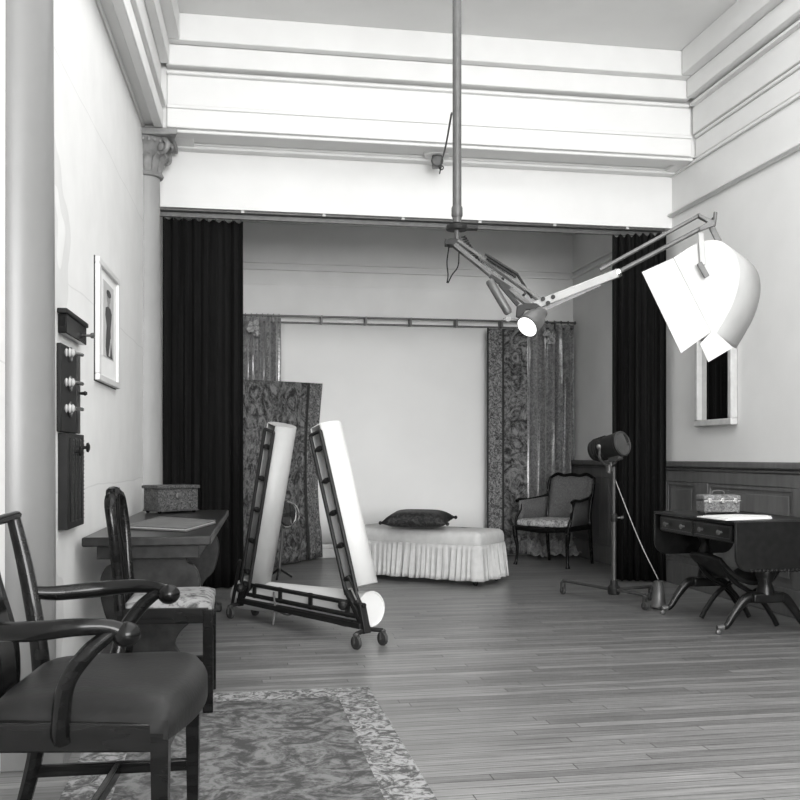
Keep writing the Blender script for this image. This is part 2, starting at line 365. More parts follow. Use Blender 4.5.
# ================================================================== COLUMNS
def column(label, Y, r0, r1, m, cap):
    x = wallx(Y); c = V((x, Y, 0))
    t = thing('column', label, 'column', c)
    MB().box(x - .02, x + r0 + .06, Y - r0 - .06, Y + r0 + .06, 0, .12).build('plinth', m, t, bevel=.006)
    MB().lathe([(r0 + .05, .12), (r0 + .055, .15), (r0 + .05, .19), (r0 + .02, .20), (r0 + .02, .22), (r0 + .03, .24), (r0 + .02, .27), (r0, .28)], c, n=40).build('base_moulding', m, t)
    pr = [(r0 + (r1 - r0) * (k / 12) ** 1.5, .28 + k / 12 * (3.17 - .28)) for k in range(13)]
    MB().lathe(pr, c, n=56).build('shaft', m, t)
    r = r1
    MB().lathe([(r, 3.16), (r + .022, 3.165), (r + .03, 3.18), (r + .022, 3.195), (r + .004, 3.20)], c, n=36).build('astragal', cap, t)
    bell = MB().lathe([(r + .004, 3.20), (r + .008, 3.27), (r + .02, 3.33), (r + .05, 3.38), (r + .085, 3.41), (r + .09, 3.43)], c, n=36).build('capital_bell', cap, t)
    hw = .25; poly = []
    for k, (sx, sy) in enumerate(((1, -1), (1, 1), (-1, 1), (-1, -1))):
        nx, ny = [(1, 1), (-1, 1), (-1, -1), (1, -1)][k]
        poly += [(sx * hw - (.02 if k in (1, 3) else 0) * sx, sy * hw - (.02 if k in (0, 2) else 0) * sy * 0)]
        for q in (.25, .5, .75):
            px = sx * hw + (nx - sx) * hw * q; py = sy * hw + (ny - sy) * hw * q; s_ = math.sin(q * math.pi) * .035
            if sx == nx: px -= sx * s_
            else: py -= sy * s_
            poly.append((px, py))
    MB().prism(poly, c + UP * 3.432, V((1, 0, 0)), V((0, 1, 0)), UP * .05).build('abacus', cap, t, bevel=.008)
    for sx, sy in ((1, -1), (1, 1)):
        d = V((sx, sy, 0)).normalized(); ax = V((-d.y, d.x, 0)); pts = []
        for k in range(26):
            a = k / 25 * 2.6 * math.pi; rr = .062 * (1 - k / 25 * .78)
            pts.append(c + d * (r + .085 + rr * math.cos(a - .5 * math.pi)) + UP * (3.365 + rr * -math.sin(a - .5 * math.pi)))
        v_ = MB().tube(pts, [.019, .009], 8, ref=ax); v_.lathe([(.012, -.03), (.03, -.02), (.03, .02), (.012, .03)], c + d * (r + .085) + UP * 3.365, ax, 12)
        v_.build('volute', cap, t)
    for k in range(9):
        a = -math.pi / 2 - .2 + k * (math.pi + .4) / 8; d = V((math.cos(a), math.sin(a), 0))
        lf = MB().tube([c + d * (r + .006) + UP * 3.20, c + d * (r + .018) + UP * 3.25, c + d * (r + .03) + UP * 3.30, c + d * (r + .065) + UP * 3.325, c + d * (r + .075) + UP * 3.305], [.02, .03, .028, .02, .008], 8, .35, ref=V((-d.y, d.x, 0)))
        lf.build('acanthus_leaf', cap, t)
    eg = MB()
    for k in range(15):
        a = -math.pi / 2 + k * math.pi / 14; d = V((math.cos(a), math.sin(a), 0)); eg.ball(c + d * (r + .088) + UP * 3.41, .014, .014, .02, 8, 6)
    eg.build('egg_moulding', cap, t)
    return t
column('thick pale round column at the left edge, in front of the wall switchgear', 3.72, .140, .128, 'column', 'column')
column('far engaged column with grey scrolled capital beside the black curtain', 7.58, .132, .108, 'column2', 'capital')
# ================================================================== CURTAINS, BACKDROP, TAPESTRIES
def drape(P0, P1, z0, z1, folds, amp, seed, rows=14, top_amp=.6, scallop=0., flare=0., bulge=None, per=10, bottom=None):
    rnd = random.Random(seed); P0, P1 = V((P0[0], P0[1], 0)), V((P1[0], P1[1], 0)); d = P1 - P0; n = V((d.y, -d.x, 0)).normalized()
    N = folds * per; ph = [rnd.uniform(.6, 1.4) for _ in range(folds + 1)]; dr = [rnd.uniform(-.5, .5) for _ in range(folds + 1)]
    g = []
    for i in range(rows + 1):
        t = i / rows; row = []
        for j in range(N + 1):
            s = j / N; k = min(int(s * folds), folds - 1)
            A = amp * (top_amp + (1 - top_amp) * t) * (ph[k] + (ph[k + 1] - ph[k]) * (s * folds - k))
            w_ = math.sin(2 * math.pi * (s * folds + dr[k] * .25 * t)) + .3 * math.sin(2 * math.pi * (s * folds * 2.3 + seed) + 2 * t)
            ss = (s - .5) * (1 + flare * t) + .5
            zb = z0 if bottom is None else bottom(s)
            z = z1 + (zb - z1) * t - (scallop * (1 - math.cos(2 * math.pi * s * folds)) * .5 if i == 0 else 0)
            off = bulge(s, t) if bulge else 0
            row.append(P0 + d * ss + n * (A * w_ + off) + UP * z)
        g.append(row)
    return MB().sheet(g)
YT = 8.01
# curtain track under the beam
tk = thing('curtain_track', 'grey metal curtain track running under the white beam', 'curtain track', (1.5, YB + .1, 3.0))
MB().box(wallx(YB) + .05, XR - .05, YB + .03, YB + .17, 3.022, 3.039).build('track_board', 'steel', tk, bevel=.003)
MB().box(wallx(YB) + .05, XR - .05, YB + .085, YB + .115, 2.985, 3.022).build('rail', 'steel', tk, bevel=.003)
for x in (.1, .75, 1.4, 2.05, 2.7, 3.35): MB().box(x, x + .025, YB + .01, YB + .03, 3.02, 3.04).build('bracket', 'gilt', tk)
a, b = atY(163, 214, YT), atY(243, 216, YT)
c1 = thing('black_curtain', 'wide black velvet curtain hanging next to the far column', 'curtain', (a.x + .3, YT, 0), group='black velvet curtains at the alcove mouth')
drape((a.x, YT), (b.x, YT + .05), .015, 2.985, 8, .026, 3, scallop=.02, flare=.015).build('cloth', 'velvet', c1, solid=.004)
a, b = atY(611, 232, YT), atY(671, 234, YT)
c2 = thing('black_curtain', 'black velvet curtain hanging against the right wall behind the spotlight stand', 'curtain', (3.4, YT, 0), group='black velvet curtains at the alcove mouth')
drape((a.x, YT - .03), (XR - .095, YT - .19), .015, 2.985, 7, .036, 8, scallop=.03, flare=.0).build('cloth', 'velvet', c2, solid=.004)
for c_, x0, x1, n in ((c1, atY(165, 214, YT).x, atY(241, 214, YT).x, 9), (c2, atY(613, 232, YT).x, atY(668, 232, YT).x, 7)):
    for k in range(n + 1):
        x = x0 + (x1 - x0) * k / n; MB().torus((x, YB + .1, 2.98), .014, .004, V((1, 0, 0)), 10, 6).build('ring', 'steel', c_)
# back rod
YR = YBACK - .14; ZR = 2.535
rd = thing('curtain_rod', 'long thin double curtain rod across the back wall of the alcove', 'curtain rod', (1.5, YR, ZR))
MB().tube([(.05, YR, ZR), (atY(576, 326, YR).x, YR, ZR)], .011, 8).build('rod', 'steel', rd)
MB().tube([(.05, YR + .05, ZR - .06), (atY(574, 326, YR).x, YR + .05, ZR - .06)], .009, 8).build('rod', 'steel', rd)
for x in (.45, .95, 1.42, 1.9, 2.4, 2.9, 3.5): MB().box(x, x + .018, YR - .01, YBACK, ZR - .07, ZR + .012).build('bracket', 'steel', rd)
bd = drape((atY(279, 327, YBACK - .055).x, YBACK - .055), (atY(490, 327, YBACK - .055).x, YBACK - .05), .165, 2.465, 3, .003, 2, rows=6).build('backdrop', 'backdrop', None, solid=.003)
tag(bd, 'plain white photographic backdrop sheet hanging on the back wall', 'backdrop')
a, b = atY(236, 320, YR), atY(281, 320, YR)
d1 = thing('damask_curtain', 'narrow silvery damask curtain above the standing tapestry', 'curtain', (.45, YR, 0), group='silver damask curtains')
drape((a.x, YR + .03), (b.x, YR + .03), .16, ZR - .02, 6, .050, 5, rows=10).build('cloth', 'damask', d1, solid=.004)
a, b = atY(526, 326, YR), atY(575, 326, YR)
d2 = thing('damask_curtain', 'silvery damask curtain behind the cane armchair, pooling on the floor', 'curtain', (3.3, YR, 0), group='silver damask curtains')
drape((a.x, YR + .03), (b.x, YR + .03), .10, ZR - .02, 6, .060, 11, rows=14, flare=.05).build('cloth', 'damask', d2, solid=.004)
pd = MB(); rnd = random.Random(4); g = []
for i in range(9):
    row = []
    for j in range(61):
        s = j / 60; t = i / 8; y = YR + .03 - .34 * t
        z = .16 * (1 - t) ** 1.4 + .03 + .055 * math.sin(t * 9 + s * 17) * math.sin(s * 31 + 2 * t) * (1 - t * .5)
        row.append(V((a.x + (b.x - a.x) * (s * 1.1 - .05), y - .05 * math.sin(s * 14), max(.012, z))))
    g.append(row)
pd.sheet(g).build('hem', 'damask', d2, solid=.004)
for c_, u, v, seed in ((d1, 254, 326, 1), (d2, 549, 334, 2)):
    p = atY(u, v, YR - .05); q = MB(); rnd = random.Random(seed)
    for k in range(7): q.ball(p + V((rnd.uniform(-.05, .05), rnd.uniform(-.01, .01), rnd.uniform(-.08, .04))), .032, .018, .04, 8, 6)
    q.build('pale_tie', 'floral', c_)
    x0, x1 = (a.x, b.x) if c_ is d2 else (atY(240, 320, YR).x, atY(279, 320, YR).x)
    for k in range(8):
        x = x0 + (x1 - x0) * k / 7; MB().torus((x, YR, ZR), .018, .004, V((1, 0, 0)), 10, 6).build('ring', 'steel', c_)
# right tapestry
tp = thing('hanging_tapestry', 'long narrow dark tapestry strip hanging beside the white backdrop', 'tapestry', (2.75, YR - .05, 0), group='dark figured tapestries')
Yt = YR - .13
x0, x1, x2 = atY(488, 330, Yt).x, atY(503, 330, Yt).x, atY(527, 330, Yt).x
drape((x0, Yt), (x1 - .01, Yt), .03, ZR - .10, 1, .006, 1, rows=12, per=12).build('border', 'tborder', tp, solid=.005)
drape((x1 - .01, Yt), (x1 + .012, Yt), .03, ZR - .10, 1, .002, 1, rows=12, per=6).build('stripe', 'stripe', tp, solid=.006)
drape((x1 + .012, Yt), (x2, Yt - .01), .03, ZR - .10, 2, .010, 6, rows=14, per=12).build('field', 'tapestry', tp, solid=.005)
drape((x0 - .012, Yt - .004), (x0 + .006, Yt - .004), .03, ZR - .095, 1, .002, 1, rows=12, per=6).build('edge_binding', 'stripe', tp, solid=.006)
# left tapestry: thrown over a standing screen that runs from the wall toward the room
A, B = fl(239, 574), fl(321, 557.5); B.y = min(B.y, YBACK - .10)
ts = thing('tapestry_screen', 'standing screen covered with a dark floral tapestry behind the tube lamps', 'tapestry', (A + B) / 2, group='dark figured tapestries')
def tapbit(s0, s1, off, n, amp, seed, name, m_):
    P0, P1 = A + (B - A) * s0, A + (B - A) * s1
    def bl(s, t):
        return off
    mb = drape(P0, P1, .02, 1.84, n, amp, seed, rows=20, per=12, bulge=bl, bottom=lambda s: .02)
    dv = (B - A).normalized()
    for v in mb.v:                                           # the free edge waves in and out as it falls
        t = 1 - v.z / 1.84; s = (v - A).dot(dv) / (B - A).length
        if s > .5: v -= dv * ((s - .5) * 2 * .10 * math.sin(min(1, t * 1.05) * math.pi) ** 1.0 * (1 if t < .8 else .6))
        v.z -= .055 * (1 - s) * (1 - t)
    mb.build(name, m_, ts, solid=.006)
tapbit(-.05, .80, 0, 4, .012, 3, 'field', 'tapestry'); tapbit(.80, .83, .004, 1, .002, 1, 'stripe', 'stripe'); tapbit(.83, 1.0, 0, 1, .012, 7, 'border', 'tborder')
n_ = V(((B - A).y, -(B - A).x, 0)).normalized()
sf = MB()
for s_ in (.02, .45, .76): P = A + (B - A) * s_ - n_ * .06; sf.box(P.x - .015, P.x + .015, P.y - .015, P.y + .015, 0, 1.78)
sf.bar(A + (B - A) * .01 - n_ * .06 + UP * 1.76, A + (B - A) * .77 - n_ * .06 + UP * 1.76, .03, .03); sf.build('frame', 'wood2', ts)
# ================================================================== DAYBED + CUSHION
dl = V((.76, -.65, 0)).normalized(); ds = V((-dl.y, dl.x, 0)); K = fl(479, 587); LB, WB = 1.34, .52
ctr = K - dl * (LB / 2) + ds * (WB / 2)
db = thing('daybed', 'low daybed in a pale linen cover with a gathered skirt', 'daybed', (ctr.x, ctr.y, 0), math.atan2(dl.y, dl.x))
def rr(hx, hy, r, n=6):
    out = []
    for cx, cy, a0 in ((hx - r, hy - r, 0), (-hx + r, hy - r, 90), (-hx + r, -hy + r, 180), (hx - r, -hy + r, 270)):
        for k in range(n + 1):
            a = math.radians(a0 + 90 * k / n); out.append((cx + r * math.cos(a), cy + r * math.sin(a)))
    return out
mb = MB(); rings = [(.0, .325), (.008, .35), (.006, .40), (-.006, .43), (-.035, .448), (-.10, .456), (-.2, .462), (-.29, .465)]
vs = []; n = None
for off, z in rings:
    p = rr(LB / 2 + off, WB / 2 + off, max(.004, .05 + off), 6) if off > -.04 else rr(LB / 2 + off, WB / 2 + off, .01, 6)
    n = len(p); vs += [V((x, y, z + .004 * math.sin(9 * x) * math.cos(7 * y))) for x, y in p]
fs = [(i * n + k, i * n + (k + 1) % n, (i + 1) * n + (k + 1) % n, (i + 1) * n + k) for i in range(len(rings) - 1) for k in range(n)] + [tuple((len(rings) - 1) * n + k for k in range(n))]
mb.add(vs, fs); mb.build('cover', 'linen', db, world=False, angle=70)
base = rr(LB / 2, WB / 2, .05, 8); per = []
tot = 0; P = [V((x, y, 0)) for x, y in base]; N = 640; seg = []
for i in range(len(P)): tot += (P[(i + 1) % len(P)] - P[i]).length
acc = 0; i = 0; pos = []
for k in range(N):
    d = tot * k / N
    while acc + (P[(i + 1) % len(P)] - P[i]).length < d: acc += (P[(i + 1) % len(P)] - P[i]).length; i += 1
    e = P[(i + 1) % len(P)] - P[i]; pos.append((P[i] + e.normalized() * (d - acc), V((e.y, -e.x, 0)).normalized()))
rnd = random.Random(9); g = []
for r_ in range(9):
    t = r_ / 8; row = []
    for k in range(N + 1):
        p, nn = pos[k % N]; s = k / N * 66
        A_ = .016 * t ** .7 * (1 + .5 * math.sin(s * .73) + .3 * math.sin(s * .31))
        wv = math.sin(2 * math.pi * (s + .25 * math.sin(s * .9))) + .35 * math.sin(4.2 * math.pi * s + t)
        row.append(p + nn * (.012 + .022 * t + A_ * wv) + UP * (.338 - .293 * t + .004 * math.sin(s * 1.7) * t))
    g.append(row)
MB().sheet(g).build('skirt', 'linen', db, world=False, solid=.003)
for sx in (-1, 1):
    for sy in (-1, 1):
        q = MB().lathe([(.012, 0), (.02, .012), (.02, .03), (.014, .04), (.022, .33)], (sx * (LB / 2 - .06), sy * (WB / 2 - .06), 0), n=12); q.build('foot', 'wood', db, world=False)
# cushion
pc = hp(418.5, 527, .47); px = (hp(450, 521, .478) - hp(388, 520, .478)); hw = px.length / 2; ex = px.normalized(); ex.z = 0; ex.normalize(); ey = V((-ex.y, ex.x, 0))
cu = thing('cushion', 'dark brocade cushion with pointed corners lying on the daybed', 'cushion', (pc.x, pc.y, .47), math.atan2(ex.y, ex.x))
def pillow(hx, hy, hz, n=18):
    mb = MB()
    for sg in (1, -1):
        g = []
        for i in range(n + 1):
            row = []
            for j in range(n + 1):
                a, b = i / n * 2 - 1, j / n * 2 - 1
                pin = 1 - .14 * (1 - abs(b) ** 2) * abs(a) ** 2; pin2 = 1 - .14 * (1 - abs(a) ** 2) * abs(b) ** 2
                z = sg * hz * max(0, (1 - a ** 4) * (1 - b ** 4)) ** .6
                row.append(V((a * hx * pin, b * hy * pin2, z)))
            g.append(row)
        mb.sheet(g)
    return mb
pb = pillow(hw * .99, .20, .085)
for v in pb.v: v.z = v.z + .075 if v.z >= -.0 else v.z * .6 + .075
R_ = Matrix.Rotation(math.radians(5), 4, 'X')
for v in pb.v: v.rotate(R_.to_3x3())
zm = min(v.z for v in pb.v)
for v in pb.v: v.z += -zm + .002
pb.build('body', 'cushion', cu, world=False, angle=80)
for sx, sy in ((-1, -1), (-1, 1), (1, -1), (1, 1)):
    zc = (.075 + sy * .19 * math.tan(math.radians(5))) - zm + .002
    MB().ball((sx * hw * .975, sy * .187, zc), .016, .016, .016, 8, 6).build('corner_tassel', 'cushion', cu, world=False)
# ================================================================== CANE ARMCHAIR
e_ = V((.64, -.77, 0)).normalized(); s_ = V((-e_.y, e_.x, 0))
pf = (fl(521, 563.5) + fl(566, 570)) / 2 - V((.02, 0, 0)); c0 = pf + s_ * .26
ca = thing('cane_armchair', 'carved cane armchair with a floral seat cushion in the alcove corner', 'chair', (c0.x, c0.y, 0), math.atan2(e_.y, e_.x))
def T(*a): return V(a)
# local: x = along the front edge (right), y = toward the back, front at y=-.26
fx, bx, fy, by = .30, .25, -.26, .25
for sx in (-1, 1):
    MB().tube(smooth_path([T(sx * fx, fy, .0), T(sx * (fx - .01), fy + .012, .06), T(sx * (fx - .015), fy + .015, .18), T(sx * fx, fy, .30), T(sx * (fx + .005), fy - .002, .385)]), [.022, .013, .017, .025, .028], 10).build('leg', 'wood', ca, world=False)
    MB().tube(smooth_path([T(sx * bx, by + .05, 0), T(sx * bx, by + .02, .2), T(sx * bx, by, .38)]), [.014, .019, .022], 10).build('leg', 'wood', ca, world=False)
    MB().tube(smooth_path([T(sx * bx, by, .38), T(sx * (bx - .005), by + .015, .55), T(sx * (bx + .012), by + .05, .74), T(sx * (bx + .005), by + .08, .86)]), [.022, .017, .016, .014], 10).build('back_post', 'wood', ca, world=False)
    MB().tube(smooth_path([T(sx * bx, by + .022, .685), T(sx * (bx + .02), by - .05, .665), T(sx * (fx - .0), -.02, .64), T(sx * (fx + .01), fy + .11, .645), T(sx * (fx + .015), fy + .05, .63)]), [.014, .014, .015, .019, .017], 10).build('arm', 'wood', ca, world=False)
    MB().tube(smooth_path([T(sx * (fx + .0), fy + .02, .385), T(sx * (fx + .01), fy + .035, .46), T(sx * (fx - .005), fy + .09, .55), T(sx * (fx + .01), fy + .10, .64)]), [.02, .015, .013, .015], 10).build('arm_support', 'wood', ca, world=False)
    g = [[T(sx * (fx - .005 + (bx - fx) * t), fy + .07 + (by - fy - .06) * t, .40 + z * (.235 + .03 * t)) for z in (0, .5, 1)] for t in [k / 6 for k in range(7)]]
    MB().sheet(g).build('side_cane_panel', 'cane', ca, world=False, solid=.006)
fr = MB()
fr.tube(smooth_path([T(-fx, fy, .375), T(-.15, fy - .012, .365), T(0, fy - .018, .355), T(.15, fy - .012, .365), T(fx, fy, .375)]), .028, 8, .8)
fr.build('seat_rail', 'wood', ca, world=False)
for sx in (-1, 1): MB().tube([T(sx * fx, fy, .375), T(sx * bx, by, .375)], .026, 8, .8).build('seat_rail', 'wood', ca, world=False)
MB().tube([T(-bx, by, .375), T(bx, by, .375)], .026, 8, .8).build('seat_rail', 'wood', ca, world=False)
crest = smooth_path([T(-bx - .005, by + .08, .855), T(-.17, by + .082, .895), T(-.09, by + .085, .88), T(0, by + .088, .89), T(.09, by + .085, .88), T(.17, by + .082, .895), T(bx + .005, by + .08, .855)])
MB().tube(crest, [.014, .017, .017, .02, .017, .017, .014], 10).build('crest_rail', 'wood', ca, world=False)
g = []
for i in range(9):
    t = i / 8; zz = .43 + t * .455; yy = by + .0 + .088 * t ** 1.3
    g.append([T(x, yy - .004, zz - .02 * abs(x / .25) ** 2 * t) for x in [-.245 + .49 * k / 10 for k in range(11)]])
MB().sheet(g).build('back_cane_panel', 'cane', ca, world=False, solid=.006)
MB().tube([T(-bx, by, .44), T(bx, by, .44)], .014, 8).build('lower_back_rail', 'wood', ca, world=False)
sc_ = MB(); vs = []; n = 0
for off, z in ((0, .39), (.006, .42), (0, .445), (-.03, .458), (-.12, .466)):
    p = [(-fx + .02 - off * 0 + (-off), fy + .01 - off), (0, fy - .012 - off), (fx - .02 + off, fy + .01 - off), (bx - .02 + off, by - .02 + off), (-bx + .02 - off, by - .02 + off)]; n = len(p); vs += [V((x, y, z)) for x, y in p]
fs = [(i * n + k, i * n + (k + 1) % n, (i + 1) * n + (k + 1) % n, (i + 1) * n + k) for i in range(4) for k in range(n)] + [tuple(20 + k for k in range(5)), (4, 3, 2, 1, 0)]
sc_.add(vs, fs).build('seat_cushion', 'floral', ca, world=False, bevel=.008)
# ================================================================== SPOTLIGHT ON ROLLING STAND
L0, R0 = fl(563, 594), fl(645, 610); C0 = fl(613, 604)
sp = thing('spotlight', 'dark cylindrical spotlight on a rolling stand in front of the right black curtain', 'studio lamp', C0)
def caster(p, ax, r, parent, h, m_='rubber', sub=None):
    """p on the floor, wheel axis ax, fork up to height h"""
    p = V(p); q = MB().lathe([(r * .55, -.012), (r, -.010), (r, .010), (r * .55, .012)], p + UP * r, ax, 16); q.torus(p + UP * r, r * .92, .006, ax, 16, 6)
    c_ = q.build('caster', m_, parent)
    k = MB(); ax = V(ax).normalized()
    for sg in (-1, 1): k.bar(p + UP * (r * .8) + ax * (.018 * sg), p + UP * (h - .01) + ax * (.014 * sg), .006, .016, ax)
    k.lathe([(.018, 0), (.02, .012), (.012, .02)], p + UP * (h - .018), n=10); k.lathe([(.007, -.02), (.007, .02)], p + UP * r, ax, 8); k.build('fork', 'gunmetal', c_)
zb = .105
d_ = (R0 - L0).normalized(); side = V((-d_.y, d_.x, 0)); Cm = L0 + d_ * (C0 - L0).dot(d_)
Bk = Cm + side * .36
MB().tube([L0 + UP * zb, R0 + UP * zb], .012, 10).build('base_bar', 'gunmetal', sp)
MB().tube([Cm + UP * zb, Bk + UP * zb], .012, 10).build('base_bar', 'gunmetal', sp)
for p in (L0, R0, Bk): caster(p, side if p is not Bk else d_, .028, sp, zb)
MB().lathe([(.04, .07), (.045, .09), (.045, .125), (.03, .14), (.026, .17), (.02, .175)], Cm, n=16).build('hub', 'black', sp)
top = V((Cm.x, Cm.y, 1.0))
MB().tube([Cm + UP * .15, Cm + UP * .62], .017, 10).build('lower_pole', 'gunmetal', sp)
MB().tube([Cm + UP * .60, top], .012, 10).build('upper_pole', 'gunmetal', sp)
MB().lathe([(.022, 0), (.026, .01), (.026, .05), (.018, .06)], Cm + UP * .60, n=14).build('collar', 'black', sp)
MB().tube([Cm + UP * .63, Cm + UP * .63 + RT * .05], .007, 8).ball(Cm + UP * .63 + RT * .06, .014, n=8, m=6).build('clamp_knob', 'gunmetal', sp)
hc = dep(609, 447, (Cm - CAM).dot(FW)); hz = hc.z
ax = (RT * .62 - FW * .74 + UP * .20).normalized()
# yoke
yx = ax.cross(UP).normalized()
yo = MB().tube(smooth_path([hc + yx * .105, hc + yx * .10 - UP * .09, hc - UP * .135, hc - yx * .10 - UP * .09, hc - yx * .105]), .009, 8)
yo.lathe([(.02, -.19), (.022, -.16), (.016, -.13)], hc, n=12); yo.tube([hc - UP * .13, V((hc.x, hc.y, 1.0)) - UP * .04], .012, 8); yo.build('yoke', 'gunmetal', sp)
for sg in (-1, 1): MB().lathe([(.012, 0), (.02, .006), (.02, .02), (.01, .024)], hc + yx * (.10 * sg), yx * sg, 12).build('yoke_knob', 'chrome', sp)
hd = MB().lathe([(.045, -.15), (.075, -.14), (.082, -.10), (.086, .05), (.088, .10), (.093, .105), (.093, .118), (.08, .12)], hc, ax, 28).build('housing', 'black', sp)
MB().lathe([(.03, .119), (.078, .1205), (.078, .126), (.05, .132), (.02, .135)], hc, ax, 24).build('lens', 'glass', hd)
MB().torus(hc + ax * .122, .084, .008, ax, 28, 8).build('lens_ring', 'gunmetal', hd)
vt = MB()
for k in range(5):
    vt.torus(hc - ax * (.02 + .022 * k), .087 - .001 * k, .004, ax, 24, 6)
vt.build('cooling_ring', 'black', hd)
MB().frame_box(hc - UP * .09 + ax * .06, ax, yx, UP, .10, .05, .05).build('switch_box', 'gunmetal', hd, bevel=.005)
MB().frame_box(hc + ax * .128 - UP * .02, ax, yx, UP, .012, .05, .035).build('lamp_holder', 'chrome', hd, bevel=.004)
# counterweight standing on the floor by the sofa table
W0 = fl(658.5, 609)
fw = thing('conical_weight', 'grey conical metal floor weight at the foot of the writing table', 'floor weight', W0)
MB().lathe([(.030, .0), (.056, .012), (.058, .022), (.052, .03), (.031, .19), (.033, .195), (.026, .20)], W0, n=28).build('body', 'steel', fw)
MB().torus(W0 + UP * .20, .012, .004, RT, 12, 6).build('eyelet', 'black', fw)
cs = [hc - UP * .08 + ax * .05 + yx * .02, hc - UP * .16 + RT * .02, hc + RT * .115 - UP * .42, W0 + UP * .46 - RT * .125, W0 + UP * .205]
MB().tube(smooth_path(cs, 8), .003, 6).build('power_cord', 'cordw', sp)['label'] = 'thin pale cord'
# ================================================================== SOFA TABLE (writing table with hanging leaves)
TX0, TX1, TY0, TY1, TZ = 2.905, 3.50, 5.30, 6.37, .70
so_ = thing('writing_table', 'dark mahogany writing table with drawers and hanging end leaves by the wainscot', 'table', ((TX0 + TX1) / 2, (TY0 + TY1) / 2, 0))
MB().box(TX0, TX1, TY0, TY1, TZ - .02, TZ).build('table_top', 'mahog', so_, bevel=.006)
MB().box(TX0 + .03, TX1 - .02, TY0 + .03, TY1 - .03, TZ - .135, TZ - .021).build('carcase', 'mahog', so_, bevel=.003)
for i in range(2):
    y0 = TY0 + .045 + i * (TY1 - TY0 - .09) / 2; y1 = y0 + (TY1 - TY0 - .09) / 2 - .012
    dr_ = MB().box(TX0 + .012, TX0 + .0299, y0, y1, TZ - .125, TZ - .03).build('drawer', 'mahog', so_, bevel=.004)
    bd_ = MB()
    for (p, q, r_, t_) in ((y0 + .012, y1 - .012, TZ - .045, TZ - .040), (y0 + .012, y1 - .012, TZ - .115, TZ - .110), (y0 + .012, y0 + .017, TZ - .11, TZ - .045), (y1 - .017, y1 - .012, TZ - .11, TZ - .045)): bd_.box(TX0 + .008, TX0 + .0122, p, q, r_, t_)
    bd_.build('inlay_line', 'wood2', dr_)
    for s in (.25, .75):
        MB().lathe([(.008, 0), (.007, .012), (.015, .018), (.016, .026), (.008, .032)], (TX0 + .012, y0 + (y1 - y0) * s, TZ - .078), V((-1, 0, 0)), 14).build('knob', 'steel', dr_)
def leaf(yc, name):
    poly = [(0, 0)]
    W_ = TX1 - TX0; r = .09; dp = .295
    for cx, a0 in ((r, 180), (W_ - r, 270)):
        for k in range(7):
            a = math.radians(a0 + 90 * k / 6); poly.append((cx + r * math.cos(a), -dp + r + r * math.sin(a)))
    poly.append((W_, 0))
    return MB().prism(poly, (TX0, yc, TZ - .004), V((1, 0, 0)), UP, V((0, .02, 0))).build(name, 'mahog', so_, bevel=.004)
leaf(TY0 - .024, 'drop_leaf'); leaf(TY1 + .004, 'drop_leaf')
bl = MB()
for k in range(16): x = TX0 + .10 + k * (TX1 - TX0 - .2) / 15; bl.ball((x, TY0 - .026, TZ - .292), .010, .008, .010, 8, 6)
bl.build('beading', 'mahog', so_)
xc = (TX0 + TX1) / 2 + .02
for yy in (TY0 + .20, TY1 - .10):
    pe = MB().lathe([(.05, .565), (.055, .54), (.035, .50), (.03, .46), (.06, .40), (.062, .36), (.04, .31), (.05, .27), (.055, .24)], (xc, yy, 0), n=18).build('pedestal', 'mahog', so_)
    MB().box(xc - .10, xc + .10, yy - .05, yy + .05, .19, .25).build('pedestal_block', 'mahog', pe, bevel=.01)
    for sg in (-1, 1):
        lg = MB().tube(smooth_path([T(xc + sg * .06, yy, .22), T(xc + sg * .13, yy, .21), T(xc + sg * .20, yy, .13), T(xc + sg * .25, yy, .055), T(xc + sg * .29, yy, .045)]), [.034, .032, .026, .02, .018], 10, .8).build('sabre_leg', 'mahog', so_)
        MB().tube([T(xc + sg * .275, yy, .047), T(xc + sg * .315, yy, .043)], [.021, .017], 10).build('brass_toe', 'steel', lg)
        caster_p = V((xc + sg * .305, yy, 0)); q = MB().lathe([(.012, -.01), (.016, -.008), (.016, .008), (.012, .01)], caster_p + UP * .016, V((0, 1, 0)), 12); q.tube([caster_p + UP * .016, caster_p + UP * .04], .007, 8); q.build('caster', 'steel', lg)
# curved stool tucked in under the table
S0 = V((xc + .02, (TY0 + TY1) / 2 + .02, 0)); st = thing('saddle_stool', 'dark curved-seat stool tucked under the writing table', 'stool', S0)
g = []
for i in range(13):
    t = i / 12 * 2 - 1
    g.append([V((S0.x + t * .235, S0.y + y, .285 + .155 * abs(t) ** 2.0 + .012 * (1 - (y / .20) ** 2))) for y in (-.20, -.1, 0, .1, .20)])
MB().sheet(g).build('seat', 'leather', st, solid=.03, bevel=.006)
for yy in (-.17, .17):
    MB().tube(smooth_path([T(S0.x - .21, S0.y + yy, .42), T(S0.x - .13, S0.y + yy, .30), T(S0.x + .04, S0.y + yy, .19), T(S0.x + .13, S0.y + yy, .08), T(S0.x + .17, S0.y + yy, .012)]), .016, 8).build('leg', 'mahog', st)
    MB().tube(smooth_path([T(S0.x + .21, S0.y + yy, .42), T(S0.x + .13, S0.y + yy, .30), T(S0.x - .04, S0.y + yy, .19), T(S0.x - .13, S0.y + yy, .08), T(S0.x - .17, S0.y + yy, .012)]), .016, 8).build('leg', 'mahog', st)
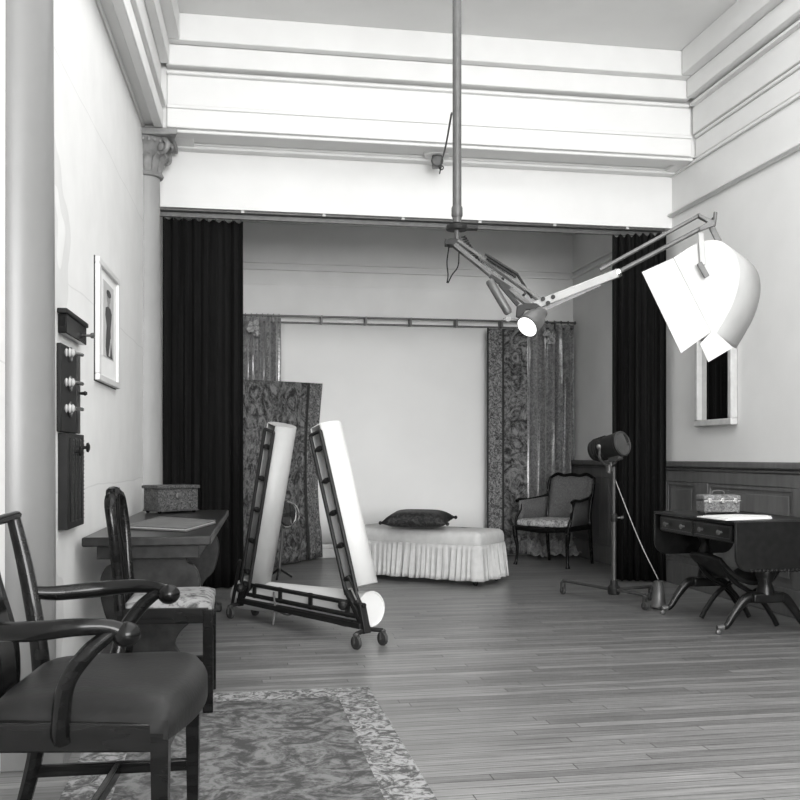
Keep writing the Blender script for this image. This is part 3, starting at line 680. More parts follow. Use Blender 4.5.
# casket on the writing table
cp = hp(719, 513.6, TZ); ck = thing('metal_casket', 'small chased metal casket with a handle on the writing table', 'box', cp, math.radians(-8))
MB().box(-.118, .118, -.06, .10, .012, .085).build('body', 'pewter', ck, world=False, bevel=.006)
ld = MB().box(-.123, .123, -.065, .105, .0855, .125).build('lid', 'pewter', ck, world=False, bevel=.012)
MB().tube(smooth_path([T(-.045, .02, .122), T(-.03, .02, .148), T(.03, .02, .148), T(.045, .02, .122)]), .005, 8).build('handle', 'steel', ld, world=False)
for x in (-.085, 0, .085): MB().box(x - .012, x + .012, -.075, -.061, .07, .105).build('clasp', 'chrome', ck, world=False, bevel=.003)
MB().box(-.123, .123, -.067, -.064, .083, .092).build('rim_band', 'chrome', ck, world=False)
for sx in (-1, 1):
    for y in (-.05, .09): MB().ball((sx * .105, y, .008), .010, .010, .008, 8, 6).build('foot', 'steel', ck, world=False)
# papers
pp = [hp(u, v, TZ + .001) for u, v in ((697, 517.2), (738, 522.5), (772, 519), (771, 517), (733, 515.8))]
for q in pp: q.x = min(q.x, TX1 - .01); q.y = max(q.y, TY0 + .01)
cpp = sum(pp, V()) / len(pp)
pg = thing('newspaper', 'white folded newspaper lying on the writing table', 'paper', (cpp.x, cpp.y, TZ))
MB().slab([p + UP * .001 for p in pp], UP, .006).build('sheet', 'paper', pg)
p2 = [cpp + (p - cpp) * .88 + V((.012, .01, 0)) for p in pp]
MB().slab([V((p.x, p.y, TZ + .0085)) for p in p2], UP, .004).build('sheet', 'paper', pg)
# ================================================================== MIRROR
m0, m1 = atX(701, 425, XR).y, atX(738, 425, XR).y; zb_, zt = 1.315, 2.06
mr = thing('wall_mirror', 'tall mirror in a pale frame hanging on the right wall', 'mirror', (XR, (m0 + m1) / 2, (zb_ + zt) / 2))
fwid = .05
for (y0, y1, z0, z1) in ((m1, m0, zb_, zb_ + .05), (m1, m0, zt - .05, zt), (m1, m1 + fwid, zb_ + .05, zt - .05), (m0 - fwid, m0, zb_ + .05, zt - .05)):
    MB().box(XR - .06, XR - .002, y0, y1, z0, z1).build('frame_rail', 'gilt', mr, bevel=.008)
MB().slab([(XR - .050, m1 + fwid, zb_ + .05), (XR - .018, m0 - fwid, zb_ + .05), (XR - .018, m0 - fwid, zt - .05), (XR - .050, m1 + fwid, zt - .05)], V((1, 0, 0)), .006).build('glass', 'mirror', mr)
# ================================================================== CEILING BOOM LAMP
ZP = 5.5
pb_ = dep(457, 228, ZP); bo = thing('boom_lamp', 'jointed studio boom hanging from a ceiling pole, with a small lit lamp at its elbow', 'studio lamp', (pb_.x, pb_.y, pb_.z))
MB().tube([pb_ + UP * .03, V((pb_.x, pb_.y, ZC))], .025, 16).build('ceiling_pole', 'steel', bo)
MB().lathe([(.09, ZC - .02), (.09, ZC - .001)], V((pb_.x, pb_.y, 0)), n=20).build('ceiling_flange', 'steel', bo)
MB().lathe([(.028, 0), (.032, .01), (.032, .05), (.028, .06)], pb_ + UP * .06, n=16).build('collar', 'steel', bo)
pl = MB().lathe([(.06, -.012), (.064, 0), (.06, .012)], pb_, n=20); pl.frame_box(pb_ + RT * .05, RT, FW, UP, .13, .06, .018); pl.build('pivot_plate', 'black', bo)
MB().tube([pb_, pb_ - UP * .09], .014, 12).build('pivot_pin', 'steel', bo)
j1 = dep(452, 243, ZP); MB().frame_box(j1, RT, FW, UP, .08, .07, .03).lathe([(.03, -.02), (.03, .02)], j1, UP, 14).build('pivot_block', 'black', bo)
EL = dep(536, 305, ZP - .12)                                   # elbow
dn = (EL - j1).normalized(); up1 = FW.cross(dn); up1 = up1 if up1.z > 0 else -up1
for off, w_ in ((.055, .016), (-.005, .022)):
    for sd in (-.028, .028):
        MB().bar(j1 + dn * .02 + up1 * off * .5 + FW * sd, EL + up1 * (off - .02) + FW * sd, .008, w_, up1).build('lower_arm_rail', 'steel', bo)
ca_ = MB()
for t in (.12, .35, .6, .85): ca_.tube([j1 + (EL - j1) * t - FW * .03 + up1 * .01, j1 + (EL - j1) * t + FW * .03 + up1 * .01], .008, 8)
ca_.build('arm_cross_pin', 'black', bo)
# springs and balance cylinder
A1, B1 = dep(463, 236, ZP - .03), dep(481, 266, ZP - .05)
hx = [A1 + (B1 - A1) * (k / 90) + (RT * math.cos(k * .9) + FW * math.sin(k * .9)) * .012 for k in range(91)]
MB().tube(hx, .004, 5).build('tension_spring', 'black', bo)
for (u0, v0, u1, v1) in ((485, 254, 517, 274), (517, 274, 532, 298), (487, 258, 516, 277)):
    MB().tube([dep(u0, v0, ZP - .10), dep(u1, v1, ZP - .12)], .008, 8).build('linkage_rod', 'black', bo)
MB().lathe([(.018, 0), (.024, .01), (.024, .2), (.018, .215)], dep(489, 280, ZP - .14), dep(511, 317, ZP - .14) - dep(489, 280, ZP - .14), 16).build('balance_cylinder', 'steel', bo)
MB().bar(dep(490, 276, ZP - .1), dep(512, 290, ZP - .1), .02, .035, FW).bar(dep(500, 284, ZP - .11), dep(518, 305, ZP - .11), .02, .03, FW).build('lever_plate', 'black', bo)
hb = MB()                                                       # elbow bracket: a dark arched yoke
arch = [dep(u, v, ZP - .16) for u, v in ((516, 317), (517, 306), (525, 303), (536, 303), (542, 307), (543, 316), (539, 318), (535, 309), (526, 310), (521, 318))]
hb.slab(arch, FW, .02); hb.build('elbow_bracket', 'black', bo, bevel=.003)
MB().tube([dep(503, 319.5, ZP - .16), dep(522, 320.5, ZP - .16)], .008, 8).lathe([(.016, -.01), (.016, .01)], dep(508, 319, ZP - .16), FW, 12).build('pivot_knob', 'steel', bo)
# upper arm
j2, j3 = dep(536, 306, ZP - .12), dep(706, 224, ZP - .25)
mid = dep(617, 273.5, ZP - .19); dn2 = (j3 - j2).normalized(); up2 = FW.cross(dn2); up2 = up2 if up2.z > 0 else -up2
MB().bar(dep(534, 306, ZP - .13), mid, .05, .045, up2).build('arm_channel', 'armgrey', bo, bevel=.004)
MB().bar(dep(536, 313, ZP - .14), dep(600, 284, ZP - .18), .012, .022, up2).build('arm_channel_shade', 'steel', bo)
bl_ = MB()
for u, v in ((543, 299), (548, 303), (553, 297)): bl_.lathe([(.012, -.006), (.012, .006)], dep(u, v, ZP - .17), FW, 10)
bl_.build('bolt', 'black', bo)
MB().lathe([(.022, -.02), (.026, 0), (.022, .02)], mid, dn2, 14).build('sleeve', 'chrome', bo)
MB().tube([mid - dn2 * .1, dep(700, 229, ZP - .25)], .013, 10).build('upper_arm_rod', 'steel', bo)
MB().tube([dep(600, 270, ZP - .19), dep(700, 215, ZP - .25)], .011, 10).build('upper_arm_rod', 'steel', bo)
MB().slab([dep(u, v, ZP - .27) for u, v in ((698, 213), (716, 221), (714, 226), (700, 231), (699, 227), (708, 222), (699, 217))], FW, .03).build('end_bracket', 'steel', bo, bevel=.003)
MB().tube([dep(714, 226, ZP - .25), dep(715.5, 212, ZP - .25)], .010, 10).build('end_pin', 'steel', bo)
# elbow lamp
lc = dep(540, 314, ZP - .18); lf = (dep(524, 330, ZP - .27) - lc).normalized()
lh = MB().lathe([(.02, -.03), (.034, -.02), (.04, .02), (.056, .04), (.062, .09), (.062, .125), (.066, .13), (.06, .134)], lc, lf, 24).build('lamp_head', 'steel', bo)
MB().lathe([(.058, .120), (.058, .136), (.04, .140), (.01, .142)], lc, lf, 24).build('lamp_lens', 'bulb', lh)
# loose wires
MB().tube(smooth_path([dep(449, 246, ZP), dep(447, 262, ZP), dep(448, 275, ZP), dep(447, 283, ZP)]), .004, 6).build('hanging_wire', 'black', bo)
MB().tube(smooth_path([dep(459, 252, ZP), dep(458, 266, ZP), dep(452, 275, ZP), dep(448, 283, ZP)]), .004, 6).build('hanging_wire', 'black', bo)
# big hood at the end of the arm: its side panel faces the camera, the mouth points down to the left
Z2 = ZP - .22
def px(u, v, dz=0): return dep(u, v, Z2 + dz)
wv = RT * .20 - UP * .035 + FW * .24
Dc = smooth_path([px(674, 257.5), px(698, 243), px(717, 240.5), px(730, 248), px(738, 262), px(739, 281), px(733, 303), px(724, 320), px(714, 337)], 4)
ho = MB().slab(Dc, FW, .006).build('lamp_hood', 'hood', bo); ho['label'] = 'large white sheet-metal lamp hood'
MB().slab([p + wv for p in Dc], FW, .006).build('side_panel', 'hood', ho)
MB().sheet([[p + FW * .003, p + wv * .5, p + wv] for p in Dc]).build('curved_back', 'enamel_shade', ho, solid=.005)
MB().slab([px(642, 272, -.05), px(673, 258), px(712.5, 331), px(681, 353, -.05)], FW, .005).build('barn_door', 'hood', ho)
q0, q1 = px(674, 257.5), px(714, 337)
MB().slab([q0 + wv * .15, q0 + wv, px(664, 268) + wv * 1.05, px(664, 264) + wv * .2], UP, .004).build('barn_door', 'hood', ho)
MB().slab([px(700, 344, -.06), px(713, 330, -.01), px(733, 347.5, -.03), px(708.5, 362, -.10)], FW, .005).build('barn_door', 'hood', ho)
MB().tube([q0, q1], .006, 8).build('hinge', 'hood', ho)
MB().bar(px(700.5, 232, -.02), px(703, 265, -.02), .03, .012, FW).build('hanger_strap', 'enamel_shade', ho, bevel=.003)
MB().bar(px(699, 263, -.035), px(707, 277, -.035), .03, .016, FW).build('strap_clip', 'steel', ho, bevel=.003)
MB().bar(px(711.5, 227, .02), px(719, 242, .02), .032, .014, FW).build('hanger_strap', 'steel', ho, bevel=.003)
MB().lathe([(.012, -.008), (.012, .008)], px(714, 219), FW, 12).build('rivet', 'black', ho)
MB().lathe([(.05, 0), (.06, .02), (.06, .16), (.04, .18)], px(718, 285) + wv * .5, px(690, 298) - px(718, 285), 18).build('lamp_socket', 'steel', ho)
# ================================================================== PULLEY DEVICE UNDER THE BEAM
fp = atY(437, 158, 7.70); fp.z = 3.515
pu = thing('soffit_fitting', 'small dark electrical fitting with a pull cord under the white beam', 'fitting', fp)
MB().lathe([(.10, -.03), (.11, -.02), (.11, -.001)], fp, n=8).build('rosette', 'trim', pu)
MB().frame_box(fp - UP * .075, RT, FW, UP, .08, .09, .09).lathe([(.045, -.02), (.05, 0), (.045, .02)], fp - UP * .08 - FW * .045, FW, 14).build('motor_body', 'steel', pu, bevel=.008)
MB().torus(fp - UP * .12 + RT * .035, .016, .005, FW, 12, 6).tube([fp - UP * .10 + RT * .035, fp - UP * .17 + RT * .02], .006, 6).build('hook', 'black', pu)
e0 = fp - UP * .08 + RT * .03; e1 = V((pb_.x, pb_.y, 0)) - RT * .03; e1.z = dep(456, 113, ZP).z
MB().tube(smooth_path([e0, (e0 + e1) / 2 - UP * .04, e1], 10), .006, 6).build('pull_cord', 'rope', pu)
# ================================================================== TUBE LIGHT BANK ON DOLLY
A2, B2 = V((.105, 6.64, 0)), V((.775, 5.50, 0)); dd = (B2 - A2).normalized(); dp_ = V((-dd.y, dd.x, 0))
lb = thing('tube_light_bank', 'rolling studio bank of three long white trough lamps leaning in a black iron frame', 'studio lamp', (A2 + B2) / 2)
def trough(pb, pt, r, m_):
    pb, pt = V(pb), V(pt); t = (pt - pb).normalized()
    x = (RT - t * RT.dot(t)).normalized(); y = t.cross(x); y = y if y.dot(FW) > 0 else -y       # y away from the camera
    oR = x * (-.035) - y * (r * 1.0); oL = x * (-r * 1.08) - y * .012
    n = 28; a0 = math.atan2(-1.0 * r, -.035); a1 = math.atan2(-.012, -r * 1.08) + 2 * math.pi
    a1 = a1 if a1 > a0 else a1 + 2 * math.pi
    if a1 - a0 < math.pi: a1 += 0
    # arc from R rail round the right and the back to the L rail
    lo, hi = a0, math.atan2(-.012, -r * 1.08) + (2 * math.pi if math.atan2(-.012, -r * 1.08) < a0 else 0)
    if hi - lo < math.pi: lo, hi = hi - 2 * math.pi, lo
    arc = [(r * math.cos(lo + (hi - lo) * k / n), r * math.sin(lo + (hi - lo) * k / n)) for k in range(n + 1)]
    g = [[p + x * a + y * b for a, b in arc] for p in (pb, pb + (pt - pb) * .5, pt)]
    sh = MB().sheet(g).build('reflector_shell', m_, lb, solid=.006)
    for p in (pb, pt): MB().slab([p + x * a + y * b for a, b in arc], t, .005).build('end_cap', m_, sh)
    MB().tube([pb + t * .04 - x * .03 - y * .03, pt - t * .04 - x * .03 - y * .03], .02, 12).build('glass_tube', 'porcelain', sh)
    fr = lb
    for o_ in (oR, oL): MB().tube([pb + o_ - t * .03, pt + o_ * 1.05 - t * .04], .0125, 8).build('frame_rail', 'black', fr)
    MB().tube([pt + oR * 1.05 - t * .04, pt + oL * 1.05 - t * .04], .011, 8).build('frame_rung', 'black', fr)
    for k in range(5):
        p = pb + (pt - pb) * (.06 + k * .20)
        rg = MB().tube([p + oR, p + oL], .008, 8); rg.lathe([(.015, -.02), (.018, 0), (.015, .02)], p + (oR + oL) / 2, oR - oL, 10); rg.build('frame_rung', 'black', fr)
    return oR, oL, t
trough(dep(257, 580, 6.50), dep(282, 425.5, 6.35), .092, 'enamel_shade')  # shade painted in: darker enamel than the right trough
trough(dep(362, 586, 5.72), dep(326, 426, 5.88), .092, 'enamel')
# the third trough lies along the dolly, behind the frame
ha, hb_ = dep(243, 594, 6.70), dep(371, 609, 5.72)
tq = (hb_ - ha).normalized(); R3 = .10
arc = [(R3 * math.cos(a), R3 * math.sin(a)) for a in [2 * math.pi * k / 24 for k in range(24)]]
xq = tq.cross(UP).normalized(); yq = UP
s3 = MB().tube([ha, (ha + hb_) / 2, hb_], R3, 24).build('reflector_shell', 'enamel', lb)
MB().torus(hb_, R3, .006, tq, 24, 6).build('end_ring', 'enamel', s3)
# dolly frame
zr = .17
for off, z in ((-.105, .235), (-.105, .165)):
    MB().tube([A2 + xq * -off * 0 + dp_ * -0 + (-dp_ if dp_.dot(FW) > 0 else dp_) * .02 + UP * z, B2 + (-dp_ if dp_.dot(FW) > 0 else dp_) * .02 + UP * z], .014, 8).build('dolly_rail', 'black', lb)
nr = (-dp_ if dp_.dot(FW) > 0 else dp_)
for t in (.12, .35, .6, .88): MB().bar(A2 + (B2 - A2) * t + nr * .02 + UP * .15, A2 + (B2 - A2) * t + nr * .02 + UP * .25, .03, .012, nr).build('dolly_bracket', 'black', lb)
MB().bar(A2 + nr * .03 + UP * .12, B2 + nr * .03 + UP * .12, .06, .03).build('dolly_plate', 'black', lb)
for P_, sg in ((A2, -1), (B2, 1)):
    w0, w1 = P_ + nr * .095 + dd * (.02 * sg), P_ - nr * .095 + dd * (.02 * sg)
    MB().tube([w0 + UP * .085, P_ + UP * .10, w1 + UP * .085], .013, 8).build('axle_bar', 'black', lb)
    MB().bar(P_ + nr * .02 + UP * .30 - dd * sg * .16, P_ + nr * .02 + UP * .09 + dd * sg * .01, .035, .03, nr).bar(P_ + nr * .02 + UP * .24 - dd * sg * .03, P_ + nr * .02 + UP * .08 + dd * sg * .02, .03, .045, nr).build('end_leg', 'black', lb, bevel=.004)
    for w_ in (w0, w1): caster(w_, nr, .038, lb, .09)
rb = dep(362, 603, 5.62); MB().tube([dep(346, 590, 5.66), dep(358, 612, 5.58)], .014, 8).tube([dep(357, 600, 5.6), dep(369, 630, 5.56)], .015, 8).tube([dep(349, 577, 5.66), dep(366, 616, 5.58)], .010, 8).build('upright_bracket', 'black', lb)
MB().tube([dep(246, 584, 6.42), dep(238, 604, 6.55)], .014, 8).tube([dep(240, 560, 6.42), dep(232, 606, 6.6)], .011, 8).build('upright_bracket', 'black', lb)
for p in (dep(343, 605, 5.58), dep(240, 588, 6.4)): MB().ball(p, .03, .03, .03, 10, 8).build('pivot_boss', 'black', lb)
cb = [(247, 602, 6.5), (262, 606, 6.38), (272, 609, 6.28), (280, 612, 6.2), (288, 615, 6.1), (297, 612, 6.05), (308, 614, 5.98), (322, 617, 5.88), (333, 622, 5.78), (347, 626, 5.65), (354, 622, 5.6)]
MB().tube(smooth_path([dep(*c) for c in cb]), .006, 6).build('cable', 'rope', lb)
MB().tube(smooth_path([dep(274, 592, 6.25), dep(275, 608, 6.2), dep(273, 625, 6.2)]), .007, 6).build('cable', 'rope', lb)
cn = MB()
for u, v, z in ((274, 607, 6.26), (298, 613, 6.05), (326, 618, 5.85), (352, 624, 5.6)): cn.ball(dep(u, v, z), .018, .018, .018, 8, 6)
cn.build('cable_plug', 'black', lb)
# lamp behind the left trough
lp0 = fl(279, 579); zl = (lp0 - CAM).dot(FW)
gl = thing('reflector_lamp', 'small shiny glass-fronted lamp on a low stand in front of the tapestry', 'studio lamp', lp0)
hl = dep(283, 514, zl); aq = (RT * .75 - FW * .55 + UP * .1).normalized()
MB().lathe([(.03, -.09), (.07, -.07), (.10, -.02), (.115, .03), (.12, .04), (.11, .045)], hl, aq, 24).build('lamp_bowl', 'black', gl)
MB().torus(hl + aq * .04, .116, .010, aq, 24, 8).build('rim', 'chrome', gl)
MB().lathe([(.108, .03), (.10, .055), (.05, .07), (.01, .074)], hl, aq, 24).build('glass_front', 'glass', gl)
MB().tube(smooth_path([hl + RT * .0 + UP * .12, hl + RT * .11 + UP * .07, hl + RT * .13 - UP * .05, hl - UP * .14]), .010, 8).build('bracket_arm', 'chrome', gl)
MB().tube([hl - UP * .13, lp0 + UP * .05], .013, 10).build('pole', 'steel', gl)
for a in (.3, 2.4, 4.5): MB().tube([lp0 + UP * .09, lp0 + V((math.cos(a) * .12, math.sin(a) * .12, .012))], .010, 8).build('foot', 'black', gl)
# ================================================================== LEFT WALL: PICTURE, SWITCHGEAR
def lw(Y, d, z): return V((wallx(Y), Y, z)) + LN * d
pc0, pc1, pz0, pz1 = 5.36, 6.10, 1.482, 2.135
pcm = lw((pc0 + pc1) / 2, 0, (pz0 + pz1) / 2)
pi_ = thing('framed_print', 'white-framed fashion print of a standing woman on the left wall', 'picture', pcm)
def lbar(mb, y0, y1, d0, d1, z0, z1): return lbox(mb, y0, y1, d0, d1, z0, z1)
fw_ = .055
for (y0, y1, z0, z1) in ((pc0, pc1, pz0, pz0 + .035), (pc0, pc1, pz1 - .035, pz1), (pc0, pc0 + fw_, pz0 + .035, pz1 - .035), (pc1 - fw_, pc1, pz0 + .035, pz1 - .035)):
    lbar(MB(), y0, y1, .004, .030, z0, z1).build('frame_rail', 'enamel', pi_, bevel=.005)
lbar(MB(), pc0 - .004, pc1 + .004, .0005, .004, pz0 - .004, pz1 + .004).build('backing', 'black', pi_)
lbar(MB(), pc0 + fw_, pc1 - fw_, .004, .014, pz0 + .035, pz1 - .035).build('mat', 'paper', pi_)
lbar(MB(), pc0 + .20, pc1 - .17, .014, .016, pz0 + .15, pz1 - .085).build('print', 'tone', pi_)
cy = (pc0 + pc1) / 2 + .01; Wd = .66; zt0 = pz1 - .12; zh = (pz1 - .12) - (pz0 + .155)
def fig(poly): return [lw(cy + a * Wd, .0165, zt0 - (1 - b) * zh) for a, b in poly]
fg = MB().slab(fig([(-.10, 0), (.22, .0), (.17, .12), (.12, .28), (.10, .42), (.15, .58), (.17, .68), (.10, .745), (-.04, .75), (-.15, .71), (-.17, .6), (-.10, .45), (-.13, .3), (-.15, .14)]), LN, .001).build('gown', 'ink', pi_)
MB().slab(fig([(-.05, .75), (.05, .75), (.05, .82), (-.05, .82)]), LN, .001).slab([lw(cy + .10 * Wd * math.cos(a) + .0, .0168, zt0 - .12 * zh + .085 * zh * math.sin(a)) for a in [2 * math.pi * k / 14 for k in range(14)]], LN, .001).build('head', 'ink2', pi_)
MB().slab([lw(cy + .12 * Wd * math.cos(a), .0180, zt0 - .055 * zh + .055 * zh * math.sin(a)) for a in [2 * math.pi * k / 14 for k in range(14)]], LN, .001).build('hair', 'ink', pi_)
MB().slab(fig([(.0, .02), (.10, .30), (.13, .30), (.06, .02)]), LN, .0022).build('sash', 'tone', pi_)
# bell box
bb = thing('bell_box', 'dark wooden box with a knob, highest of the wall switchgear', 'wall box', lw(4.7, 0, 1.66))
lbar(MB(), 4.45, 4.93, .001, .038, 1.615, 1.70).build('body', 'wood', bb, bevel=.004)
lbar(MB(), 4.43, 4.95, .001, .044, 1.7001, 1.722).build('lid', 'black', bb, bevel=.004)
MB().lathe([(.006, 0), (.006, .02), (.013, .024), (.014, .036), (.006, .042)], lw(4.91, .038, 1.66), LN, 12).build('knob', 'steel', bb)
# knife switch panel
sw = thing('switch_panel', 'dark slate switch panel with white insulators on the left wall', 'switchboard', lw(4.6, 0, 1.38))
lbar(MB(), 4.42, 4.76, .001, .022, 1.185, 1.57).build('slate', 'black', sw, bevel=.004)
lbar(MB(), 4.761, 4.84, .001, .026, 1.185, 1.56).build('side_batten', 'wood2', sw, bevel=.004)
MB().lathe([(.006, 0), (.008, .02), (.012, .026), (.006, .036)], lw(4.81, .026, 1.375), LN, 12).build('knob', 'black', sw)
for k, z in enumerate((1.535, 1.405, 1.29)):
    p = lw(4.50, .022, z); q = MB().lathe([(.014, 0), (.020, .006), (.014, .012), (.022, .020), (.014, .028), (.019, .034), (.009, .042)], p, LN, 16)
    ii = q.build('insulator', 'porcelain', sw); MB().tube([p + LN * .03, p + LN * .055 + LT * .10], .009, 8).build('contact_blade', 'chrome', ii)
    q = MB().torus(p + LT * .10 + LN * .004, .03, .006, LN, 14, 6); q.build('contact_ring', 'steel', sw)
# resistance box
rx = thing('resistance_box', 'tall black studded resistance box, lowest of the wall switchgear', 'wall box', lw(4.63, 0, .97))
lbar(MB(), 4.45, 4.84, .001, .042, .757, 1.18).build('case', 'black', rx, bevel=.003)
for k in range(4):
    y = 4.50 + k * .085; lbar(MB(), y, y + .045, .0421, .047, .79, 1.16).build('coil_strip', 'black', rx, bevel=.002)
    q = MB()
    for j in range(20): q.ball(lw(y + .06, .042, .79 + j * .019), .006, n=6, m=4)
    q.build('stud_row', 'steel', rx)
for y, z in ((4.60, 1.10), (4.78, 1.12)):
    MB().lathe([(.008, 0), (.008, .02), (.022, .022), (.024, .03), (.012, .036)], lw(y, .043, z), LN, 10).build('dial_knob', 'black', rx)
# ================================================================== LEFT TABLE
tq0 = V((wallx(4.81) + .035, 4.81, 0)); LTB, WTB, HT = 2.33, .60, .695
tb = thing('trestle_table', 'long trestle table with scrolled ends along the left wall', 'table', tq0, LROT)   # local x across, y along the wall
MB().box(0, WTB, 0, LTB, HT - .045, HT).build('table_top', 'wood2', tb, world=False, bevel=.008)
MB().box(.06, WTB - .06, .06, LTB - .06, HT - .11, HT - .0455).build('apron', 'wood2', tb, world=False, bevel=.004)
def scroll():
    right = [(.22, .0), (.24, .05), (.15, .10), (.12, .16), (.15, .22), (.20, .27), (.225, .34), (.24, .42), (.235, .49), (.21, .54), (.18, .555), (.18, .585)]
    rp = smooth_path([V((a, b, 0)) for a, b in right], 3); P_ = [(p.x, p.y) for p in rp]
    return P_ + [(-a, b) for a, b in reversed(P_)]
for y in (.14, LTB - .19):
    MB().prism(scroll(), V((WTB / 2, y, 0)), V((1, 0, 0)), UP, V((0, .05, 0))).build('trestle_end', 'wood2', tb, world=False, bevel=.005)
    MB().box(WTB / 2 - .26, WTB / 2 + .26, y - .03, y + .08, 0, .05).build('foot_runner', 'wood2', tb, world=False, bevel=.012)
MB().box(WTB / 2 - .02, WTB / 2 + .02, .19, LTB - .19, .17, .27).build('stretcher', 'wood2', tb, world=False, bevel=.004)
# portfolio
pf_ = [hp(u, v, HT) for u, v in ((128, 529.5), (186, 532.5), (216, 524), (160, 520))]; cpf = sum(pf_, V()) / 4
fo = thing('portfolio', 'flat leather-bound portfolio lying on the trestle table', 'portfolio', (cpf.x, cpf.y, HT))
MB().slab([p + UP * .002 for p in pf_], UP, .008).build('cover', 'folio', fo, bevel=.002)
MB().slab([cpf + (p - cpf) * .98 + UP * .0105 for p in pf_], UP, .006).build('pages', 'gilt', fo)
MB().slab([p + UP * .017 for p in pf_], UP, .005).build('cover', 'folio', fo, bevel=.002)
# chest
cc = hp(158.5, 514, HT); cr = math.radians(33)
ch = thing('carved_chest', 'small carved wooden chest with a lid on the trestle table', 'box', cc, cr)
cw, cdp = .30, .20
MB().box(0, cw, 0, cdp, .022, .165).build('body', 'carved', ch, world=False, bevel=.004)
MB().box(-.012, cw + .012, -.012, cdp + .012, .1655, .188).build('lid', 'carved', ch, world=False, bevel=.005)
MB().box(-.006, cw + .006, -.006, cdp + .006, .014, .0215).build('base_moulding', 'carved', ch, world=False, bevel=.002)
for x in (.02, cw - .02):
    for y in (.02, cdp - .02): MB().ball((x, y, .009), .014, .014, .009, 10, 6).build('foot', 'wood', ch, world=False)
MB().lathe([(.022, 0), (.022, .006), (.01, .01)], (cw * .5, -.0005, .115), V((0, -1, 0)), 14).build('lock_plate', 'steel', ch, world=False)
# ================================================================== RUG
rg0, rg1 = V((wallx(4.4) + .25, 4.50, 0)), V((.645, 4.50, 0))
rgx0, rgx1, rgy0, rgy1 = -.52, .64, 1.2, 4.50
ru = thing('rug', 'patterned rug with a pale figured border under the front chairs', 'rug', ((rgx0 + rgx1) / 2, (rgy0 + rgy1) / 2, 0))
bw_ = .16
MB().box(rgx0 + bw_, rgx1 - bw_, rgy0 + bw_, rgy1 - bw_, .0, .010).build('field', 'rug', ru)
for (a, b, c, d) in ((rgx0, rgx1, rgy1 - bw_, rgy1), (rgx0, rgx1, rgy0, rgy0 + bw_), (rgx0, rgx0 + bw_, rgy0 + bw_, rgy1 - bw_), (rgx1 - bw_, rgx1, rgy0 + bw_, rgy1 - bw_)):
    MB().box(a, b, c, d, .0, .0105).build('border', 'rugb', ru)
fgm = MB(); rnd = random.Random(2)
for k in range(110):
    x = rgx0 + .005 + (rgx1 - rgx0 - .01) * k / 109; fgm.tube([(x, rgy1, .006), (x + rnd.uniform(-.006, .006), rgy1 + rnd.uniform(.03, .05), .003)], .003, 4)
fo_ = fgm.build('fringe', 'fringe', ru); fo_['kind'] = 'stuff'
RZ = .011
# ================================================================== SIDE CHAIR (needlepoint seat)
scp = CAM + FW * 4.27 + RT * -1.005; scp.z = RZ
yaw = math.atan2(RT.y, RT.x) + math.radians(9)
sd = thing('side_chair', 'dark carved side chair with a floral needlepoint seat beside the trestle table', 'chair', scp, yaw)    # local +x = front
sh_, sx0, sx1, wy0, wy1 = .44, -.185, .195, .19, .225
for sg in (-1, 1):
    MB().bar(T(sx1 - .022, sg * (wy1 - .02), 0), T(sx1 - .022, sg * (wy1 - .02), .43), .042, .042).build('leg', 'wood', sd, world=False, bevel=.004)
    MB().tube(smooth_path([T(sx0 - .06, sg * wy0, 0), T(sx0 - .01, sg * wy0, .2), T(sx0, sg * wy0, .43)]), [.018, .022, .024], 8).build('leg', 'wood', sd, world=False)
    MB().tube(smooth_path([T(sx0, sg * wy0, .43), T(sx0 - .012, sg * (wy0 + .005), .58), T(sx0 - .024, sg * (wy0 + .02), .74), T(sx0 - .04, sg * (wy0 + .01), .86), T(sx0 - .045, sg * (wy0 - .04), .90)]), [.024, .022, .021, .022, .021], 10, .75, ref=V((1, 0, 0))).build('back_stile', 'wood', sd, world=False)
    MB().bar(T(sx0, sg * wy0, .405), T(sx1 - .02, sg * (wy1 - .02), .405), .03, .065).build('seat_rail', 'wood', sd, world=False, bevel=.004)
    MB().bar(T(sx0, sg * wy0, .14), T(sx1 - .02, sg * (wy1 - .02), .14), .018, .03).build('stretcher', 'wood', sd, world=False, bevel=.003)
MB().bar(T(sx1 - .022, -wy1 + .04, .405), T(sx1 - .022, wy1 - .04, .405), .035, .065).build('seat_rail', 'wood', sd, world=False, bevel=.004)
MB().bar(T(sx0, -wy0, .405), T(sx0, wy0, .405), .03, .065).build('seat_rail', 'wood', sd, world=False, bevel=.004)
MB().tube(smooth_path([T(sx0 - .042, -wy0 + .03, .89), T(sx0 - .048, -.09, .898), T(sx0 - .052, 0, .918), T(sx0 - .048, .09, .908), T(sx0 - .042, wy0 - .03, .89)]), [.02, .024, .03, .024, .02], 10, .7, ref=V((1, 0, 0))).build('crest_rail', 'wood', sd, world=False)
for y, k in ((-.075, .02), (0, 0), (.075, -.02)):
    MB().tube(smooth_path([T(sx0 - .004, y * .5, .43), T(sx0 - .015, y * 1.3, .60), T(sx0 - .04, y * 1.1 + k * .3, .76), T(sx0 - .046, y * .9, .93)]), [.012, .010, .012, .014], 8, 1.5, ref=V((1, 0, 0))).build('splat_bar', 'wood', sd, world=False)
